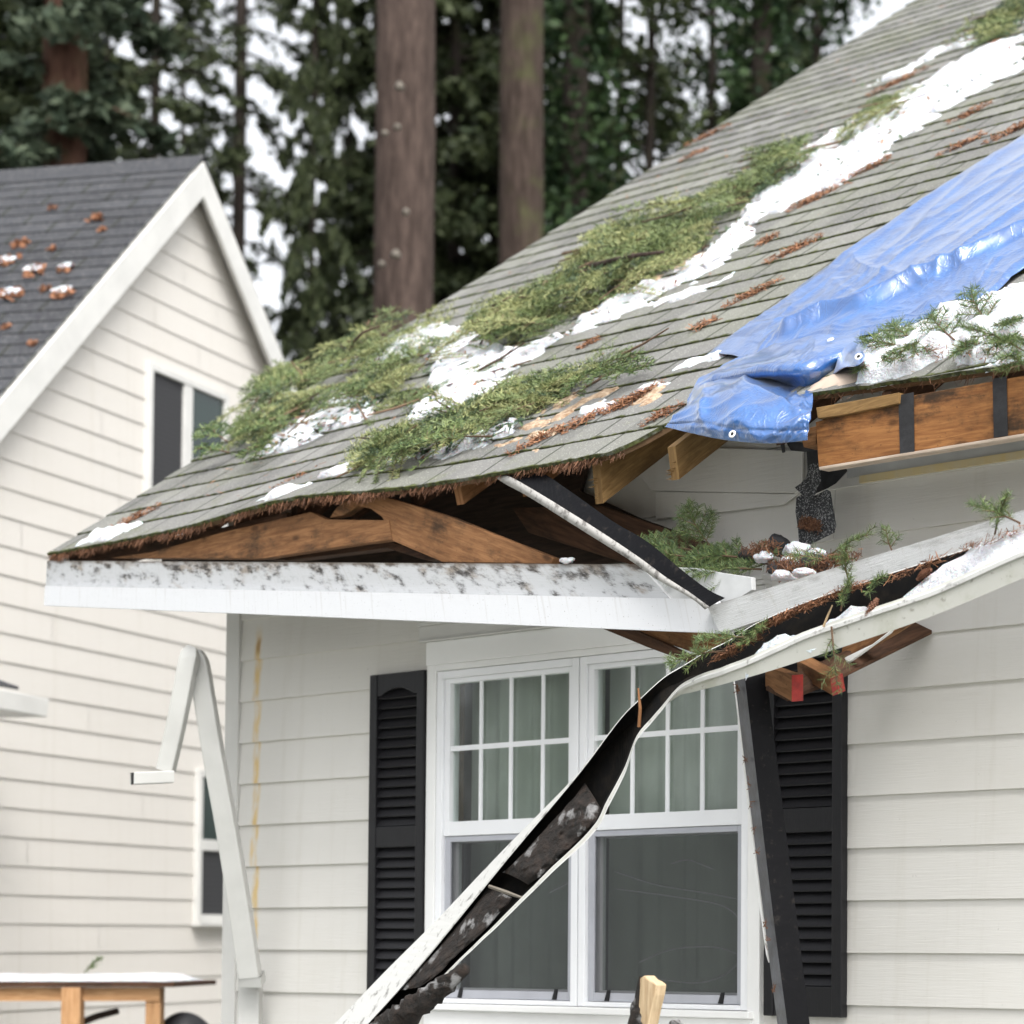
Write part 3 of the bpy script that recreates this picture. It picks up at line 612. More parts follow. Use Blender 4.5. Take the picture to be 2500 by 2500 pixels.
# dark felt hanging in the break
slab('felt_strip', [(1968, 1085), (1998, 1085), (2000, 1150), (1990, 1180), (1972, 1190), (1970, 1130)], 0.20, 0.004, MT['felt'], house)
slab('felt_strip', [(1903, 1076), (1914, 1078), (1916, 1104), (1909, 1106)], 0.33, 0.004, MT['felt'], house)
slab('felt_strip', [(1917, 1078), (1990, 1080), (1988, 1100), (1965, 1103), (1930, 1100)], 0.31, 0.004, MT['felt'], house)
slab('felt_strip', [(1992, 1150), (2063, 1136), (2068, 1150), (2040, 1180), (2020, 1192), (1990, 1205)], 0.12, 0.004, MT['felt'], house)

# ------------------------------------------------------------------ neighbouring cream house (own frame: x along gable wall, y into house, z up)
ang = math.atan((3650 - PX) / F); WDv = FH * math.cos(ang) + RV * math.sin(ang)
NN = np.cross(WDv, (0, 0, 1)); NN = NN / np.linalg.norm(NN)                  # outward (towards the camera side)
Zc = F * 0.178 / 71.2; NP0 = CAM + FH * Zc + RV * (0 - PX) / F * Zc; NP0[2] = 0
def Nb(x, y, d=0.0):
    h = hitp(x, y, NP0 + NN * d, NN); return np.array([(h - NP0) @ WDv, -d, h[2]])
nrot = math.atan2(WDv[1], WDv[0])
nb = thing('neighbor_house', 'cream lap sided house with a dark gray gable roof beside the damaged house', 'house', NP0)
nb.rotation_euler = (0, 0, nrot)
def bl(mb, name, m, parent=nb, **kw): return build(mb, name, m, parent, local=True, origin=(0, 0, 0), **kw)
AP = (2.02, 6.80); SL = 0.965
def gtop(x): return AP[1] - 0.13 - SL * abs(x - AP[0])
GE0 = -2.2; GE1 = 5.6
mb = MB(); k0 = -8
zz = 1.40
for k in range(-8, 32):
    zb = 1.435 + k * 0.178; zt = zb + 0.178
    def xr(z):
        w = (AP[1] - 0.10 - z) / SL; return max(GE0, AP[0] - w), min(GE1, AP[0] + w)
    if zb > AP[1] - 0.15: break
    a0, b0 = xr(zb); a1, b1 = xr(min(zt, AP[1] - 0.1))
    jn = a1 + (b1 - a1) * (.15 + .7 * ((k * .618) % 1))
    for p0, p1, q0, q1 in ((a0, jn, a1, jn), (jn + .004, b0, jn + .004, b1)): mb.add([(p0, -0.011, zb), (p1, -0.011, zb), (q1, -0.003, zt), (q0, -0.003, zt), (p0, 0.01, zb), (p1, 0.01, zb)], [(0, 1, 2, 3), (4, 5, 1, 0)])
bl(mb, 'wall', MT['cream_siding'], recalc=False)
mb = MB(); mb.prism([(GE0, 0.012, -0.2), (GE1, 0.012, -0.2), (GE1, 0.012, gtop(GE1)), (AP[0], 0.012, gtop(AP[0])), (GE0, 0.012, gtop(GE0))], (0, 7.8, 0)); bl(mb, 'wall_core', MT['cream_trim'])
ext0, ext1 = -0.09, 8.0
rf = MB()
def rslab(s, w, t, mb, m=0):
    x = AP[0] + s * w
    mb.prism([(AP[0], ext0, AP[1]), (x, ext0, AP[1] - SL * w), (x, ext0, AP[1] - SL * w - t), (AP[0], ext0, AP[1] - t)], (0, ext1 - ext0, 0))
rslab(-1, 4.2, 0.05, rf); rslab(1, 4.2, 0.05, rf)
nroof = bl(rf, 'roof', MT['cream_trim'])
V = []; Fq = []; UV = []; L = 4.3 * math.hypot(1, SL); NW = int(L / 0.14)
for s in (-1, 1):
    dn = np.array([s / math.hypot(1, SL), 0, -SL / math.hypot(1, SL)]); nrm = np.array([s * SL, 0, 1]) / math.hypot(1, SL)
    for c in range(NW):
        a = len(V)
        for y in (ext0 - 0.02, ext1):
            top = np.array([AP[0], y, AP[1]]) + dn * (c * 0.14 - 0.02); bot = np.array([AP[0], y, AP[1]]) + dn * (c * 0.14 + 0.14)
            V += [bot + nrm * 0.002, bot + nrm * 0.012, top + nrm * 0.004]
        Fq += [(a, a + 3, a + 4, a + 1), (a + 1, a + 4, a + 5, a + 2)]
        q = 100 - c
        UV += [[(0, q + .001), (8.3, q + .001), (8.3, q + .002), (0, q + .002)], [(0, q + .002), (8.3, q + .002), (8.3, q + .99), (0, q + .99)]]
mesh_obj('shingles', V, Fq, MT['shingle_dark'], nroof, origin=(0, 0, 0), uv=UV, local=True)
mb = MB(); mb.prism([(AP[0] - 0.14, ext0 - .03, AP[1] - 0.115), (AP[0], ext0 - .03, AP[1] + 0.03), (AP[0] + 0.14, ext0 - .03, AP[1] - 0.115), (AP[0], ext0 - .03, AP[1] + 0.01)], (0, ext1 - ext0 + .03, 0)); bl(mb, 'ridge_cap', MT['shingle_dark'], nroof)
for s in (-1, 1):
    w = 4.2; bw = 0.25; x1 = AP[0] + s * w
    mb = MB(); mb.prism([(AP[0], ext0 - 0.003, AP[1] - 0.02), (x1, ext0 - 0.003, AP[1] - 0.02 - SL * w), (x1, ext0 - 0.003, AP[1] - 0.02 - SL * w - bw), (AP[0], ext0 - 0.003, AP[1] - 0.02 - bw)], (0, -0.03, 0)); bl(mb, 'bargeboard', MT['cream_trim'], bevel=0.004)
    mb = MB(); mb.prism([(AP[0], ext0 + .002, AP[1] - 0.10), (x1, ext0 + .002, AP[1] - 0.10 - SL * w), (x1, ext0 + .002, AP[1] - 0.12 - SL * w), (AP[0], ext0 + .002, AP[1] - 0.12)], (0, -ext0 - 0.02, 0)); bl(mb, 'soffit', MT['cream_trim'])
def nwin(x0, x1, z0, z1, split, vert, label):
    f = MB(); fw = 0.05
    f.box((x0 - fw, -0.045, z0 - fw), (x0, 0.0, z1 + fw)); f.box((x1, -0.045, z0 - fw), (x1 + fw, 0.0, z1 + fw)); f.box((x0, -0.045, z1), (x1, 0, z1 + fw)); f.box((x0, -0.045, z0 - fw), (x1, 0, z0))
    hw = 0.055
    if vert: f.box((split - hw, -0.04, z0), (split + hw, 0, z1))
    else: f.box((x0, -0.04, split - hw * .7), (x1, 0, split + hw * .7))
    w = bl(f, 'window', MT['cream_trim'], bevel=0.003); w['label'] = label
    for k in (0, 1):
        g = MB()
        if vert: a = ((x0, z0), (split - hw, z1)) if k == 0 else ((split + hw, z0), (x1, z1))
        else: a = ((x0, split + hw * .7), (x1, z1)) if k == 0 else ((x0, z0), (x1, split - hw * .7))
        g.box((a[0][0], -0.022, a[0][1]), (a[1][0], -0.018, a[1][1]))
        dark = (vert and k == 0) or (not vert and k == 1)
        bl(g, 'screen' if dark else 'pane', MT['screen_dark'] if dark else MT['window_tint'], w)
    sl = MB(); sl.box((x0 - fw - 0.02, -0.075, z0 - fw - 0.03), (x1 + fw + 0.02, -0.0, z0 - fw - 0.001)); bl(sl, 'sill', MT['cream_trim'], w)
nwin(1.55, 2.49, 4.20, 5.20, 2.005, True, 'upper sliding window with a dark screen')
nwin(2.26, 2.74, 1.51, 2.48, 2.0, False, 'narrow lower window beside the bent pipe')
# small porch roof at the left edge of the picture
pf = MB(); pf.prism([(-1.6, -0.60, 2.78), (-0.43, -0.60, 2.755), (-0.45, -0.60, 2.645), (-1.6, -0.60, 2.655)], (0, 0.6, 0)); pr = bl(pf, 'porch_roof', MT['cream_trim'], bevel=0.006)
pf = MB(); pf.prism([(-1.6, -0.55, 2.785), (-0.66, -0.55, 2.785), (-0.92, -0.02, 2.99), (-1.6, -0.02, 3.05)], (0, 0, 0.02)); bl(pf, 'porch_shingles', MT['shingle_dark'], pr)
def ndebris(px, py, sz, seed, snow):
    h = None
    s = -1; dn = np.array([s / math.hypot(1, SL), 0, -SL / math.hypot(1, SL)]); nrm = np.array([s * SL, 0, 1]) / math.hypot(1, SL)
    R3 = np.array([[math.cos(nrot), -math.sin(nrot), 0], [math.sin(nrot), math.cos(nrot), 0], [0, 0, 1]])
    p0 = R3 @ np.array([AP[0], 0, AP[1]]) + NP0; nw = R3 @ nrm; p = hitp(px, py, p0 + nw * 0.02, nw)
    e1 = R3 @ np.array([0, 1, 0]); e2 = R3 @ dn; rg = np.random.RandomState(seed); m2 = MB()
    for i in range(26):
        c = p + (e1 * np.clip(rg.normal(0, .3), -.5, .5) + e2 * np.clip(rg.normal(0, .3), -.5, .5)) * sz + nw * rg.uniform(0.0, 0.012); a = rg.rand(3) - .5; b = rg.rand(3) - .5
        a = a / np.linalg.norm(a) * sz * 0.26; b = b / np.linalg.norm(b) * sz * 0.2; m2.add([c - a, c - b, c + a, c + b], [(0, 1, 2, 3)])
    if snow:
        n0 = 10; ring = [p + (e1 * math.cos(t) * .62 - e2 * math.sin(t) * .38 - e2 * .25 + e1 * .2) * sz * (0.8 + .3 * rg.rand()) + nw * .012 for t in np.linspace(0, 2 * math.pi, n0, endpoint=False)]
        m2.add(ring + [p - e2 * sz * .25 + e1 * sz * .2 + nw * 0.025], [(i, (i + 1) % n0, n0) for i in range(n0)], 1)
    o = build(m2, 'leaf_clump', [MT['leaf_dead'], MT['snow']])
    return tag(o, 'clump of dead brown leaves with snow on the dark neighboring roof' if snow else 'snowless clump of dead brown leaves on the dark neighboring roof', 'leaves', 'leaf clumps on the dark roof with snow' if snow else 'bare leaf clumps on the dark roof')
for i, (x, y, sz, sn) in enumerate([(130, 508, .12, 0), (238, 532, .22, 0), (250, 560, .12, 0), (48, 595, .22, 0), (20, 640, .26, 1), (85, 662, .26, 1), (165, 655, .2, 1), (30, 720, .30, 1), (155, 715, .28, 1), (128, 608, .13, 0), (110, 706, .15, 0), (12, 800, .12, 0), (78, 840, .12, 0)]): ndebris(x, y, sz * .46, i, sn)

# ------------------------------------------------------------------ vegetation generators
def leaf_quads(P, rg, a, b, droop=0.0):
    n = len(P); d1 = rg.normal(size=(n, 3)); d1[:, 2] = d1[:, 2] * 0.5 - droop; d1 /= np.linalg.norm(d1, axis=1)[:, None]
    d2 = np.cross(d1, rg.normal(size=(n, 3))); d2 /= np.linalg.norm(d2, axis=1)[:, None] + 1e-9
    s = rg.uniform(0.6, 1.4, (n, 1)); d1 = d1 * a * s; d2 = d2 * b * s
    V = np.stack([P - d1 * .5, P + d2 * .5, P + d1 * .5, P - d2 * .5], 1).reshape(-1, 3); return V, np.arange(4 * n).reshape(n, 4)
def conifer_crown(seed, H=17, h0=1.5, R=3.0, nb=130, droop=0.35, tw=16, lf=10, la=.22, lb=.09):
    rg = np.random.RandomState(seed); pts = []; brs = []
    for i in range(nb):
        z = h0 + (H - h0) * (i + rg.rand()) / nb; q = (z - h0) / (H - h0); L = R * (1 - q * 0.85) * rg.uniform(.55, 1.1)
        az = rg.rand() * 2 * math.pi; d = np.array([math.cos(az), math.sin(az), 0]); sd_ = np.array([-d[1], d[0], 0])
        up = rg.uniform(-.1, .25)
        pos = lambda s: d * (L * s) + np.array([0, 0, z + L * (up * s - droop * s * s)])
        brs.append([pos(s) for s in (0, .35, .7, 1.0)])
        m = int(tw * L / 2.2) + 3
        for j in range(m):
            s = rg.uniform(.18, 1.0); b0 = pos(s); l2 = L * 0.34 * (1.15 - s) + .12
            for sg in (-1, 1):
                e = b0 + d * l2 * .5 + sd_ * sg * l2 * rg.uniform(.5, 1) + np.array([0, 0, -l2 * rg.uniform(.1, .8)])
                tq = rg.rand(lf, 1); pts.append(b0 + (e - b0) * tq + rg.normal(0, .035, (lf, 3)))
    return leaf_quads(np.concatenate(pts), rg, la, lb, .5), brs
def blob_crown(seed, centers, rad, n, la, lb):
    rg = np.random.RandomState(seed); pts = []
    for c, r_ in zip(centers, rad):
        q = rg.normal(size=(n, 3)); q /= np.linalg.norm(q, axis=1)[:, None]; q *= (rg.rand(n, 1) ** .45) * r_; q[:, 2] *= .8; pts.append(np.array(c) + q)
    return leaf_quads(np.concatenate(pts), rg, la, lb)
def trunk_mesh(r0, r1, H, lean=(0, 0), seed=0, n=20, brs=None, knots=()):
    rg = random.Random(seed); m2 = MB(); pts = []; rad = []
    for i in range(14):
        z = H * i / 13; pts.append((lean[0] * z + .03 * math.sin(z * .7 + seed), lean[1] * z, z)); rad.append((r0 + (r1 - r0) * z / H) * (1.25 if i == 0 else 1) * rg.uniform(.985, 1.015))
    m2.tube(pts, rad, n)
    if brs is not None:
        for b in brs: m2.tube(b, [.035, .025, .016, .006], 4, cap=False)
    return m2
_cc = {}
def put_crown(crown, leafm, t, seed=0):
    key = (id(crown[0]), leafm)
    if key in _cc:
        o = _cc[key].copy(); o.name = 'crown'; COL.objects.link(o); o.parent = t
    else:
        o = mesh_obj('crown', crown[0], crown[1], MT[leafm], t, origin=(0, 0, 0), local=True); _cc[key] = o
    return o
def tree(name, label, px, Z, r0, r1, H, bark, crown=None, leafm='leaf_conifer', lean=(0, 0), group=None, brs=None, seed=0, knots=(), sxy=1.0):
    t = thing(name, label, 'tree', Zd(px, Z, -0.05), group); t.scale = (sxy, sxy, 1.15 if Z > 35.5 and name == 'conifer_tree' else 1); t.rotation_euler = (0, 0, seed * 1.3 if crown is not None else 0)
    build(trunk_mesh(r0, r1, H, lean, seed, brs=brs), 'trunk', MT[bark], t, local=True, origin=(0, 0, 0), smooth=True)
    for (kpx, kpy, s) in knots:
        p = CAM + ray(kpx, kpy) * (Z - r0 * 0.93) - Zd(px, Z, -0.05); b = MB()
        tocam = -ray(kpx, kpy); tocam /= np.linalg.norm(tocam)
        b.tube([p - tocam * .08, p - tocam * .01, p + tocam * .05, p + tocam * .055], [s * .7, s * .45, s * .32, s * .15], 9, jit=.2, rng=random.Random(int(kpy))); build(b, 'knot', MT['knot'], t, local=True, origin=(0, 0, 0), smooth=True)
    if crown is not None: put_crown(crown, leafm, t, seed)
    return t
k = NT('knot'); k.col(k.mix(k.noise(k.obj(), 9, 3), (0.06, 0.045, 0.035), (0.24, 0.22, 0.18))); k.set('Roughness', .9); MT['knot'] = k.m
(cA, bA) = conifer_crown(1); (cB, bB) = conifer_crown(2, 19, 2.5, 2.9, 140, .5, 16, 10, .22, .09); (cC, bC) = conifer_crown(3, 18, 0.8, 3.4, 180, .25, 17, 11, .22, .09)
(cD, bD) = conifer_crown(4, 20, 4.0, 2.4, 100, .6, 11, 7, .18, .06)
tree('conifer_tree', 'thick straight brown conifer trunk with pale branch knots, nearest the roof edge', 967, 26, .335, .30, 22, 'bark_brown', seed=1, knots=[(975, 212, .075), (970, 310, .06), (940, 325, .055), (990, 518, .055), (966, 622, .075), (932, 645, .06)])
tree('conifer_tree', 'mossy brown conifer trunk, second thickest, behind the roof slope', 1253, 29, .30, .235, 22, 'bark_mossy', lean=(0.004, 0), seed=2)
tree('conifer_tree', 'reddish brown conifer trunk with drooping blue green boughs above the dark roof', 120, 27, .27, .22, 20, 'bark_red', cA, 'leaf_blue', brs=bA, seed=3)
tree('conifer_tree', 'slim dark conifer above the ridge end of the dark roof', 352, 34, .09, .06, 18, 'bark_dark', cD, 'leaf_conifer', brs=bD, seed=4)
tree('conifer_tree', 'slim dark conifer left of the thick brown trunk', 742, 31, .13, .10, 20, 'bark_dark', cB, 'leaf_conifer', brs=bB, seed=5, sxy=.36)
tree('conifer_tree', 'dense dark conifer between the two thick brown trunks', 1090, 36, .12, .05, 19, 'bark_dark', cC, 'leaf_conifer', brs=bC, seed=6)
tree('conifer_tree', 'dense dark conifer filling the gap left of the thick trunk, low boughs', 830, 40, .12, .05, 18, 'bark_dark', cC, 'leaf_conifer', brs=bC, seed=7, sxy=.40)
tree('conifer_tree', 'dark conifer at the top left corner of the photo', -90, 30, .2, .1, 19, 'bark_dark', cB, 'leaf_conifer', brs=bB, seed=8)
tree('conifer_tree', 'loose dark conifer with sky showing through, above the cream gable peak', 560, 38, .14, .08, 19, 'bark_dark', cD, 'leaf_conifer', brs=bD, seed=9)
for i, (px, Z, c, b_, lab) in enumerate([(940, 38, cC, bC, 'dark conifer directly behind the thick brown trunk'), (1190, 39, cA, bA, 'dark conifer just left of the mossy trunk'), (1020, 44, cB, bB, 'far conifer in the gap right of the thick trunk'), (230, 40, cA, bA, 'dark conifer over the middle of the dark roof ridge'), (20, 37, cC, bC, 'dense conifer at the far left behind the reddish trunk'), (1370, 37, cC, bC, 'dense conifer behind the left ivy trunk'), (1900, 42, cC, bC, 'dense conifer behind the right ivy trunk and the upper roof'), (420, 47, cD, bD, 'far thin conifer in the bright gap right of the slim conifer'),]):
    tree('conifer_tree', lab, px, Z, .12, .05, 18, 'bark_dark', c, 'leaf_conifer', brs=b_, seed=60 + i, sxy=.85)
# ivy covered trunks
def ivy(seed, H, r_): 
    rg = np.random.RandomState(seed); z = rg.rand(8000) * H; a = rg.rand(8000) * 6.283; rr = r_ * (0.8 + 1.1 * rg.rand(8000) * (0.6 + .6 * np.sin(z * 1.7 + a)))
    return leaf_quads(np.stack([np.cos(a) * rr, np.sin(a) * rr, z], 1), rg, .14, .10)
tree('ivy_tree', 'dark tree trunk wrapped in ivy, right of the mossy trunk', 1392, 31, .2, .15, 18, 'bark_dark', ivy(11, 17, .42), 'leaf_ivy', seed=10)
tree('ivy_tree', 'dark ivy covered trunk rising behind the upper roof slope', 1848, 33, .18, .13, 18, 'bark_dark', ivy(12, 18, .38), 'leaf_ivy', seed=11)
# broadleaf with open crown
rg = np.random.RandomState(77); br = []; cen = []; rad = []
for i in range(24):
    z = 5.0 + i * .55; az = rg.rand() * 6.28; L = rg.uniform(1.0, 2.4); d = np.array([math.cos(az), math.sin(az), 0]); up = rg.uniform(.2, .9)
    b = [np.array([0, 0, z]), d * L * .4 + np.array([0, 0, z + L * up * .3]), d * L * .75 + np.array([0, 0, z + L * up * .6]), d * L + np.array([0, 0, z + L * up])]; br.append(b)
    cen += [b[1], b[2], b[3], b[3] + rg.normal(0, .4, 3)]; rad += [.45, .5, .55, .5]
bc = blob_crown(78, cen, rad, 62, .14, .11)
tree('broadleaf_tree', 'thin forked broadleaf tree with open leafy crown against white sky', 1578, 34, .085, .05, 20, 'bark_dark', bc, 'leaf_tree', brs=br, seed=12)
tree('broadleaf_tree', 'leafy broadleaf tree just above the roof slope, right of the forked tree', 1725, 36, .08, .05, 20, 'bark_dark', bc, 'leaf_tree', brs=br, seed=13)
tree('broadleaf_tree', 'broadleaf tree at the top of the photo where the roof meets it', 1990, 37, .1, .06, 20, 'bark_dark', bc, 'leaf_ivy', brs=br, seed=14)
tree('broadleaf_tree', 'leafy tree filling the sky between the left ivy trunk and the forked tree', 1500, 38, .08, .05, 20, 'bark_dark', bc, 'leaf_tree', brs=br, seed=18)
tree('broadleaf_tree', 'dark leafy tree left of the right ivy trunk', 1790, 40, .08, .05, 20, 'bark_dark', bc, 'leaf_ivy', brs=br, seed=19)
tree('conifer_tree', 'dense conifer low behind the roof between mossy trunk and ivy trunk', 1300, 42, .12, .05, 16, 'bark_dark', cC, 'leaf_conifer', brs=bC, seed=15)
# understory shrubs seen between the gable and the roof
def shrub(px, Z, top, w, seed, label):
    rg = np.random.RandomState(seed); c = [(rg.normal(0, w * .5), rg.normal(0, w * .4), rg.uniform(.3, top)) for _ in range(26)]
    t = thing('shrub', label, 'shrub', Zd(px, Z, -0.05)); v = blob_crown(seed, c, [rg.uniform(.5, .9) for _ in c], 150, .15, .10)
    m2 = MB()
    for q in c[:9]: m2.tube([(0, 0, 0), (q[0] * .5, q[1] * .5, q[2] * .55), q], [.04, .025, .01], 5, cap=False)
    build(m2, 'stem', MT['bark_dark'], t, local=True, origin=(0, 0, 0)); mesh_obj('crown', v[0], v[1], MT['leaf_ivy'], t, origin=(0, 0, 0), local=True)
shrub(690, 27, 6.2, 1.6, 31, 'tall dark evergreen shrub between the cream gable and the thick trunk')
shrub(850, 30, 5.6, 1.6, 32, 'dark evergreen shrub just left of the base of the thick trunk')
shrub(1130, 33, 6.8, 1.6, 33, 'dark shrub between the thick trunk and the mossy trunk')
shrub(560, 31, 5.2, 1.4, 34, 'olive evergreen shrub right behind the cream gable rake')
# the wood across the garden that the panes reflect
for i, (x, y, c, b_) in enumerate([(-12, -21, cC, bC), (-17, -24, cA, bA), (-8, -25, cB, bB), (-22, -22, cC, bC), (-14, -29, cA, bA), (-3, -27, cC, bC)]):
    t = thing('conifer_tree', 'dark conifer across the garden, seen only as a reflection in the window', 'tree', (x, y, -.05), 'conifers reflected in the window panes')
    build(trunk_mesh(.25, .12, 18, seed=40 + i, brs=b_), 'trunk', MT['bark_dark'], t, local=True, origin=(0, 0, 0), smooth=True); put_crown(c, 'leaf_tree', t)

# --- fir sprigs: returns stem MB and needle arrays in a local frame (x along the twig, z up)
def sprig(seed, L=.28, tw=10, nl=.02, nw=.0022, sp=.005, flat_=.35, bend=.1):
    rg = np.random.RandomState(seed); st = MB(); axes = []
    main = [np.array([L * s, bend * L * math.sin(s * 2.2), .06 * L * math.sin(s * 3)]) for s in np.linspace(0, 1, 6)]
    st.tube(main, [.0035, .003, .0026, .002, .0016, .0008], 4, cap=False); axes.append((main, .25))
    for i in range(tw):
        s = .15 + .8 * (i + rg.rand() * .6) / tw; sg = 1 if i % 2 else -1; l2 = L * (.42 * (1.1 - s) + .10) * rg.uniform(.7, 1.15)
        b0 = np.array([L * s, bend * L * math.sin(s * 2.2), .06 * L * math.sin(s * 3)]); a = math.radians(rg.uniform(38, 58)) * sg
        d = np.array([math.cos(a), math.sin(a), rg.uniform(-.25, .25)]); pts = [b0, b0 + d * l2 * .5, b0 + d * l2 + np.array([l2 * .1, 0, -.1 * l2])]
        st.tube(pts, [.002, .0015, .0007], 3, cap=False); axes.append((pts, 0))
    T = []
    for pts, s0 in axes:
        P = np.array(pts); seg = np.linalg.norm(np.diff(P, axis=0), axis=1); tot = seg.sum(); n = int(tot / sp) * 2; u = rg.uniform(s0, 1.0, n) * tot
        cum = np.concatenate([[0], np.cumsum(seg)]); q = np.stack([np.interp(u, cum, P[:, k]) for k in range(3)], 1); d = (P[-1] - P[0]) / np.linalg.norm(P[-1] - P[0])
        sd_ = np.cross(d, (0, 0, 1)); sd_ /= np.linalg.norm(sd_) + 1e-9; up = np.cross(sd_, d); sg = np.where(rg.rand(n) < .5, -1, 1)
        dr = d * rg.uniform(.35, .9, (n, 1)) + sd_ * sg[:, None] * rg.uniform(.5, 1, (n, 1)) + up * rg.normal(0.15, flat_, (n, 1)); dr /= np.linalg.norm(dr, axis=1)[:, None]
        w = np.cross(dr, rg.normal(size=(n, 3))); w /= np.linalg.norm(w, axis=1)[:, None]; l_ = nl * rg.uniform(.7, 1.15, (n, 1))
        T.append(np.stack([q - w * nw * .5, q + w * nw * .5, q + dr * l_ + w * nw * .25, q + dr * l_ - w * nw * .25], 1))
    N = np.concatenate(T).reshape(-1, 3); return st, N
def frame(x, up):
    x = np.array(x, float); x /= np.linalg.norm(x); y = np.cross(up, x); y /= np.linalg.norm(y) + 1e-9; return np.stack([x, y, np.cross(x, y)], 1)
def put_sprig(name, label, p, xdir, up, seed, scale=1.0, group=None, nm='needle_fresh', **kw):
    st, N = sprig(seed, **kw); R = frame(xdir, up); t = thing(name, label, 'branch', p, group)
    o = mesh_obj('stem', np.array(st.v) @ R.T * scale, st.f, MT['twig'], t, origin=(0, 0, 0), local=True); mesh_obj('needles', N @ R.T * scale, np.arange(len(N)).reshape(-1, 4), MT[nm], t, origin=(0, 0, 0), local=True)
    return t

def poly_sd(P, poly):
    poly = np.asarray(poly); d = np.full(len(P), 1e9); ins = np.zeros(len(P), bool); n = len(poly)
    for i in range(n):
        a = poly[i]; b = poly[(i + 1) % n]; e = b - a; w = P - a; t = np.clip((w @ e) / (e @ e + 1e-12), 0, 1); d = np.minimum(d, np.linalg.norm(w - t[:, None] * e, axis=1))
        c = ((a[1] <= P[:, 1]) != (b[1] <= P[:, 1])); x = a[0] + (P[:, 1] - a[1]) / (e[1] + 1e-12) * e[0]; ins ^= c & (P[:, 0] < x)
    return np.where(ins, d, -d)
def roof_snow(px, label, th=.028, step=.014, hole=.30, seed=0, rag=.09, name='snow_patch', m='snow', group=None):
    poly = np.array([Rxt(x, y) for x, y in px]); lo = poly.min(0) - .05; hi = poly.max(0) + .05
    xs = np.arange(lo[0], hi[0], step); ts = np.arange(lo[1], hi[1], step); A, B = np.meshgrid(xs, ts, indexing='ij'); Q = np.stack([A.ravel(), B.ravel()], 1)
    s = poly_sd(Q, poly) + rag * (fbm(Q[:, 0] * 7, Q[:, 1] * 9, seed, 4) - .5) + .05 * (fbm(Q[:, 0] * 30, Q[:, 1] * 30, seed + 3, 2) - .5)
    h = .55 * fbm(Q[:, 0] * 4, Q[:, 1] * 6, seed + 7, 3) + .45 * fbm(Q[:, 0] * 13, Q[:, 1] * 10, seed + 17, 3); s = np.where(h < hole, s - (hole - h) * 1.2, s)
    s = np.minimum(s, Q[:, 1] - tlow(Q[:, 0]) - .012)
    fr = (Q[:, 1] / CE) % 1.0; s = s - np.where(fr < .12, .022, 0)
    k = np.clip(s / .05, 0, 1); k = k * k * (3 - 2 * k)
    H = -.004 + k * th * (.45 + 1.1 * fbm(Q[:, 0] * 14, Q[:, 1] * 14, seed + 5, 3)) + np.where(s > 0, .012, 0)
    keep = s > 0; a, b = A.shape; idx = np.arange(a * b).reshape(a, b); K = keep.reshape(a, b)
    cell = K[:-1, :-1] | K[1:, :-1] | K[:-1, 1:] | K[1:, 1:]; i, j = np.nonzero(cell)
    Fc = np.stack([idx[i, j], idx[i + 1, j], idx[i + 1, j + 1], idx[i, j + 1]], 1); used = np.unique(Fc)
    if len(used) == 0: return None
    rm = np.full(a * b, -1); rm[used] = np.arange(len(used)); Fc = rm[Fc]
    Pn = RP0 + Q[used, :1] * EX + Q[used, 1:] * ET + H[used, None] * EN; Pn[:, 2] += bulge(Q[used, 0], Q[used, 1])
    o = mesh_obj(name, Pn, Fc, MT[m], smooth=True); return tag(o, label, 'snow' if m == 'snow' else 'sawdust', group)
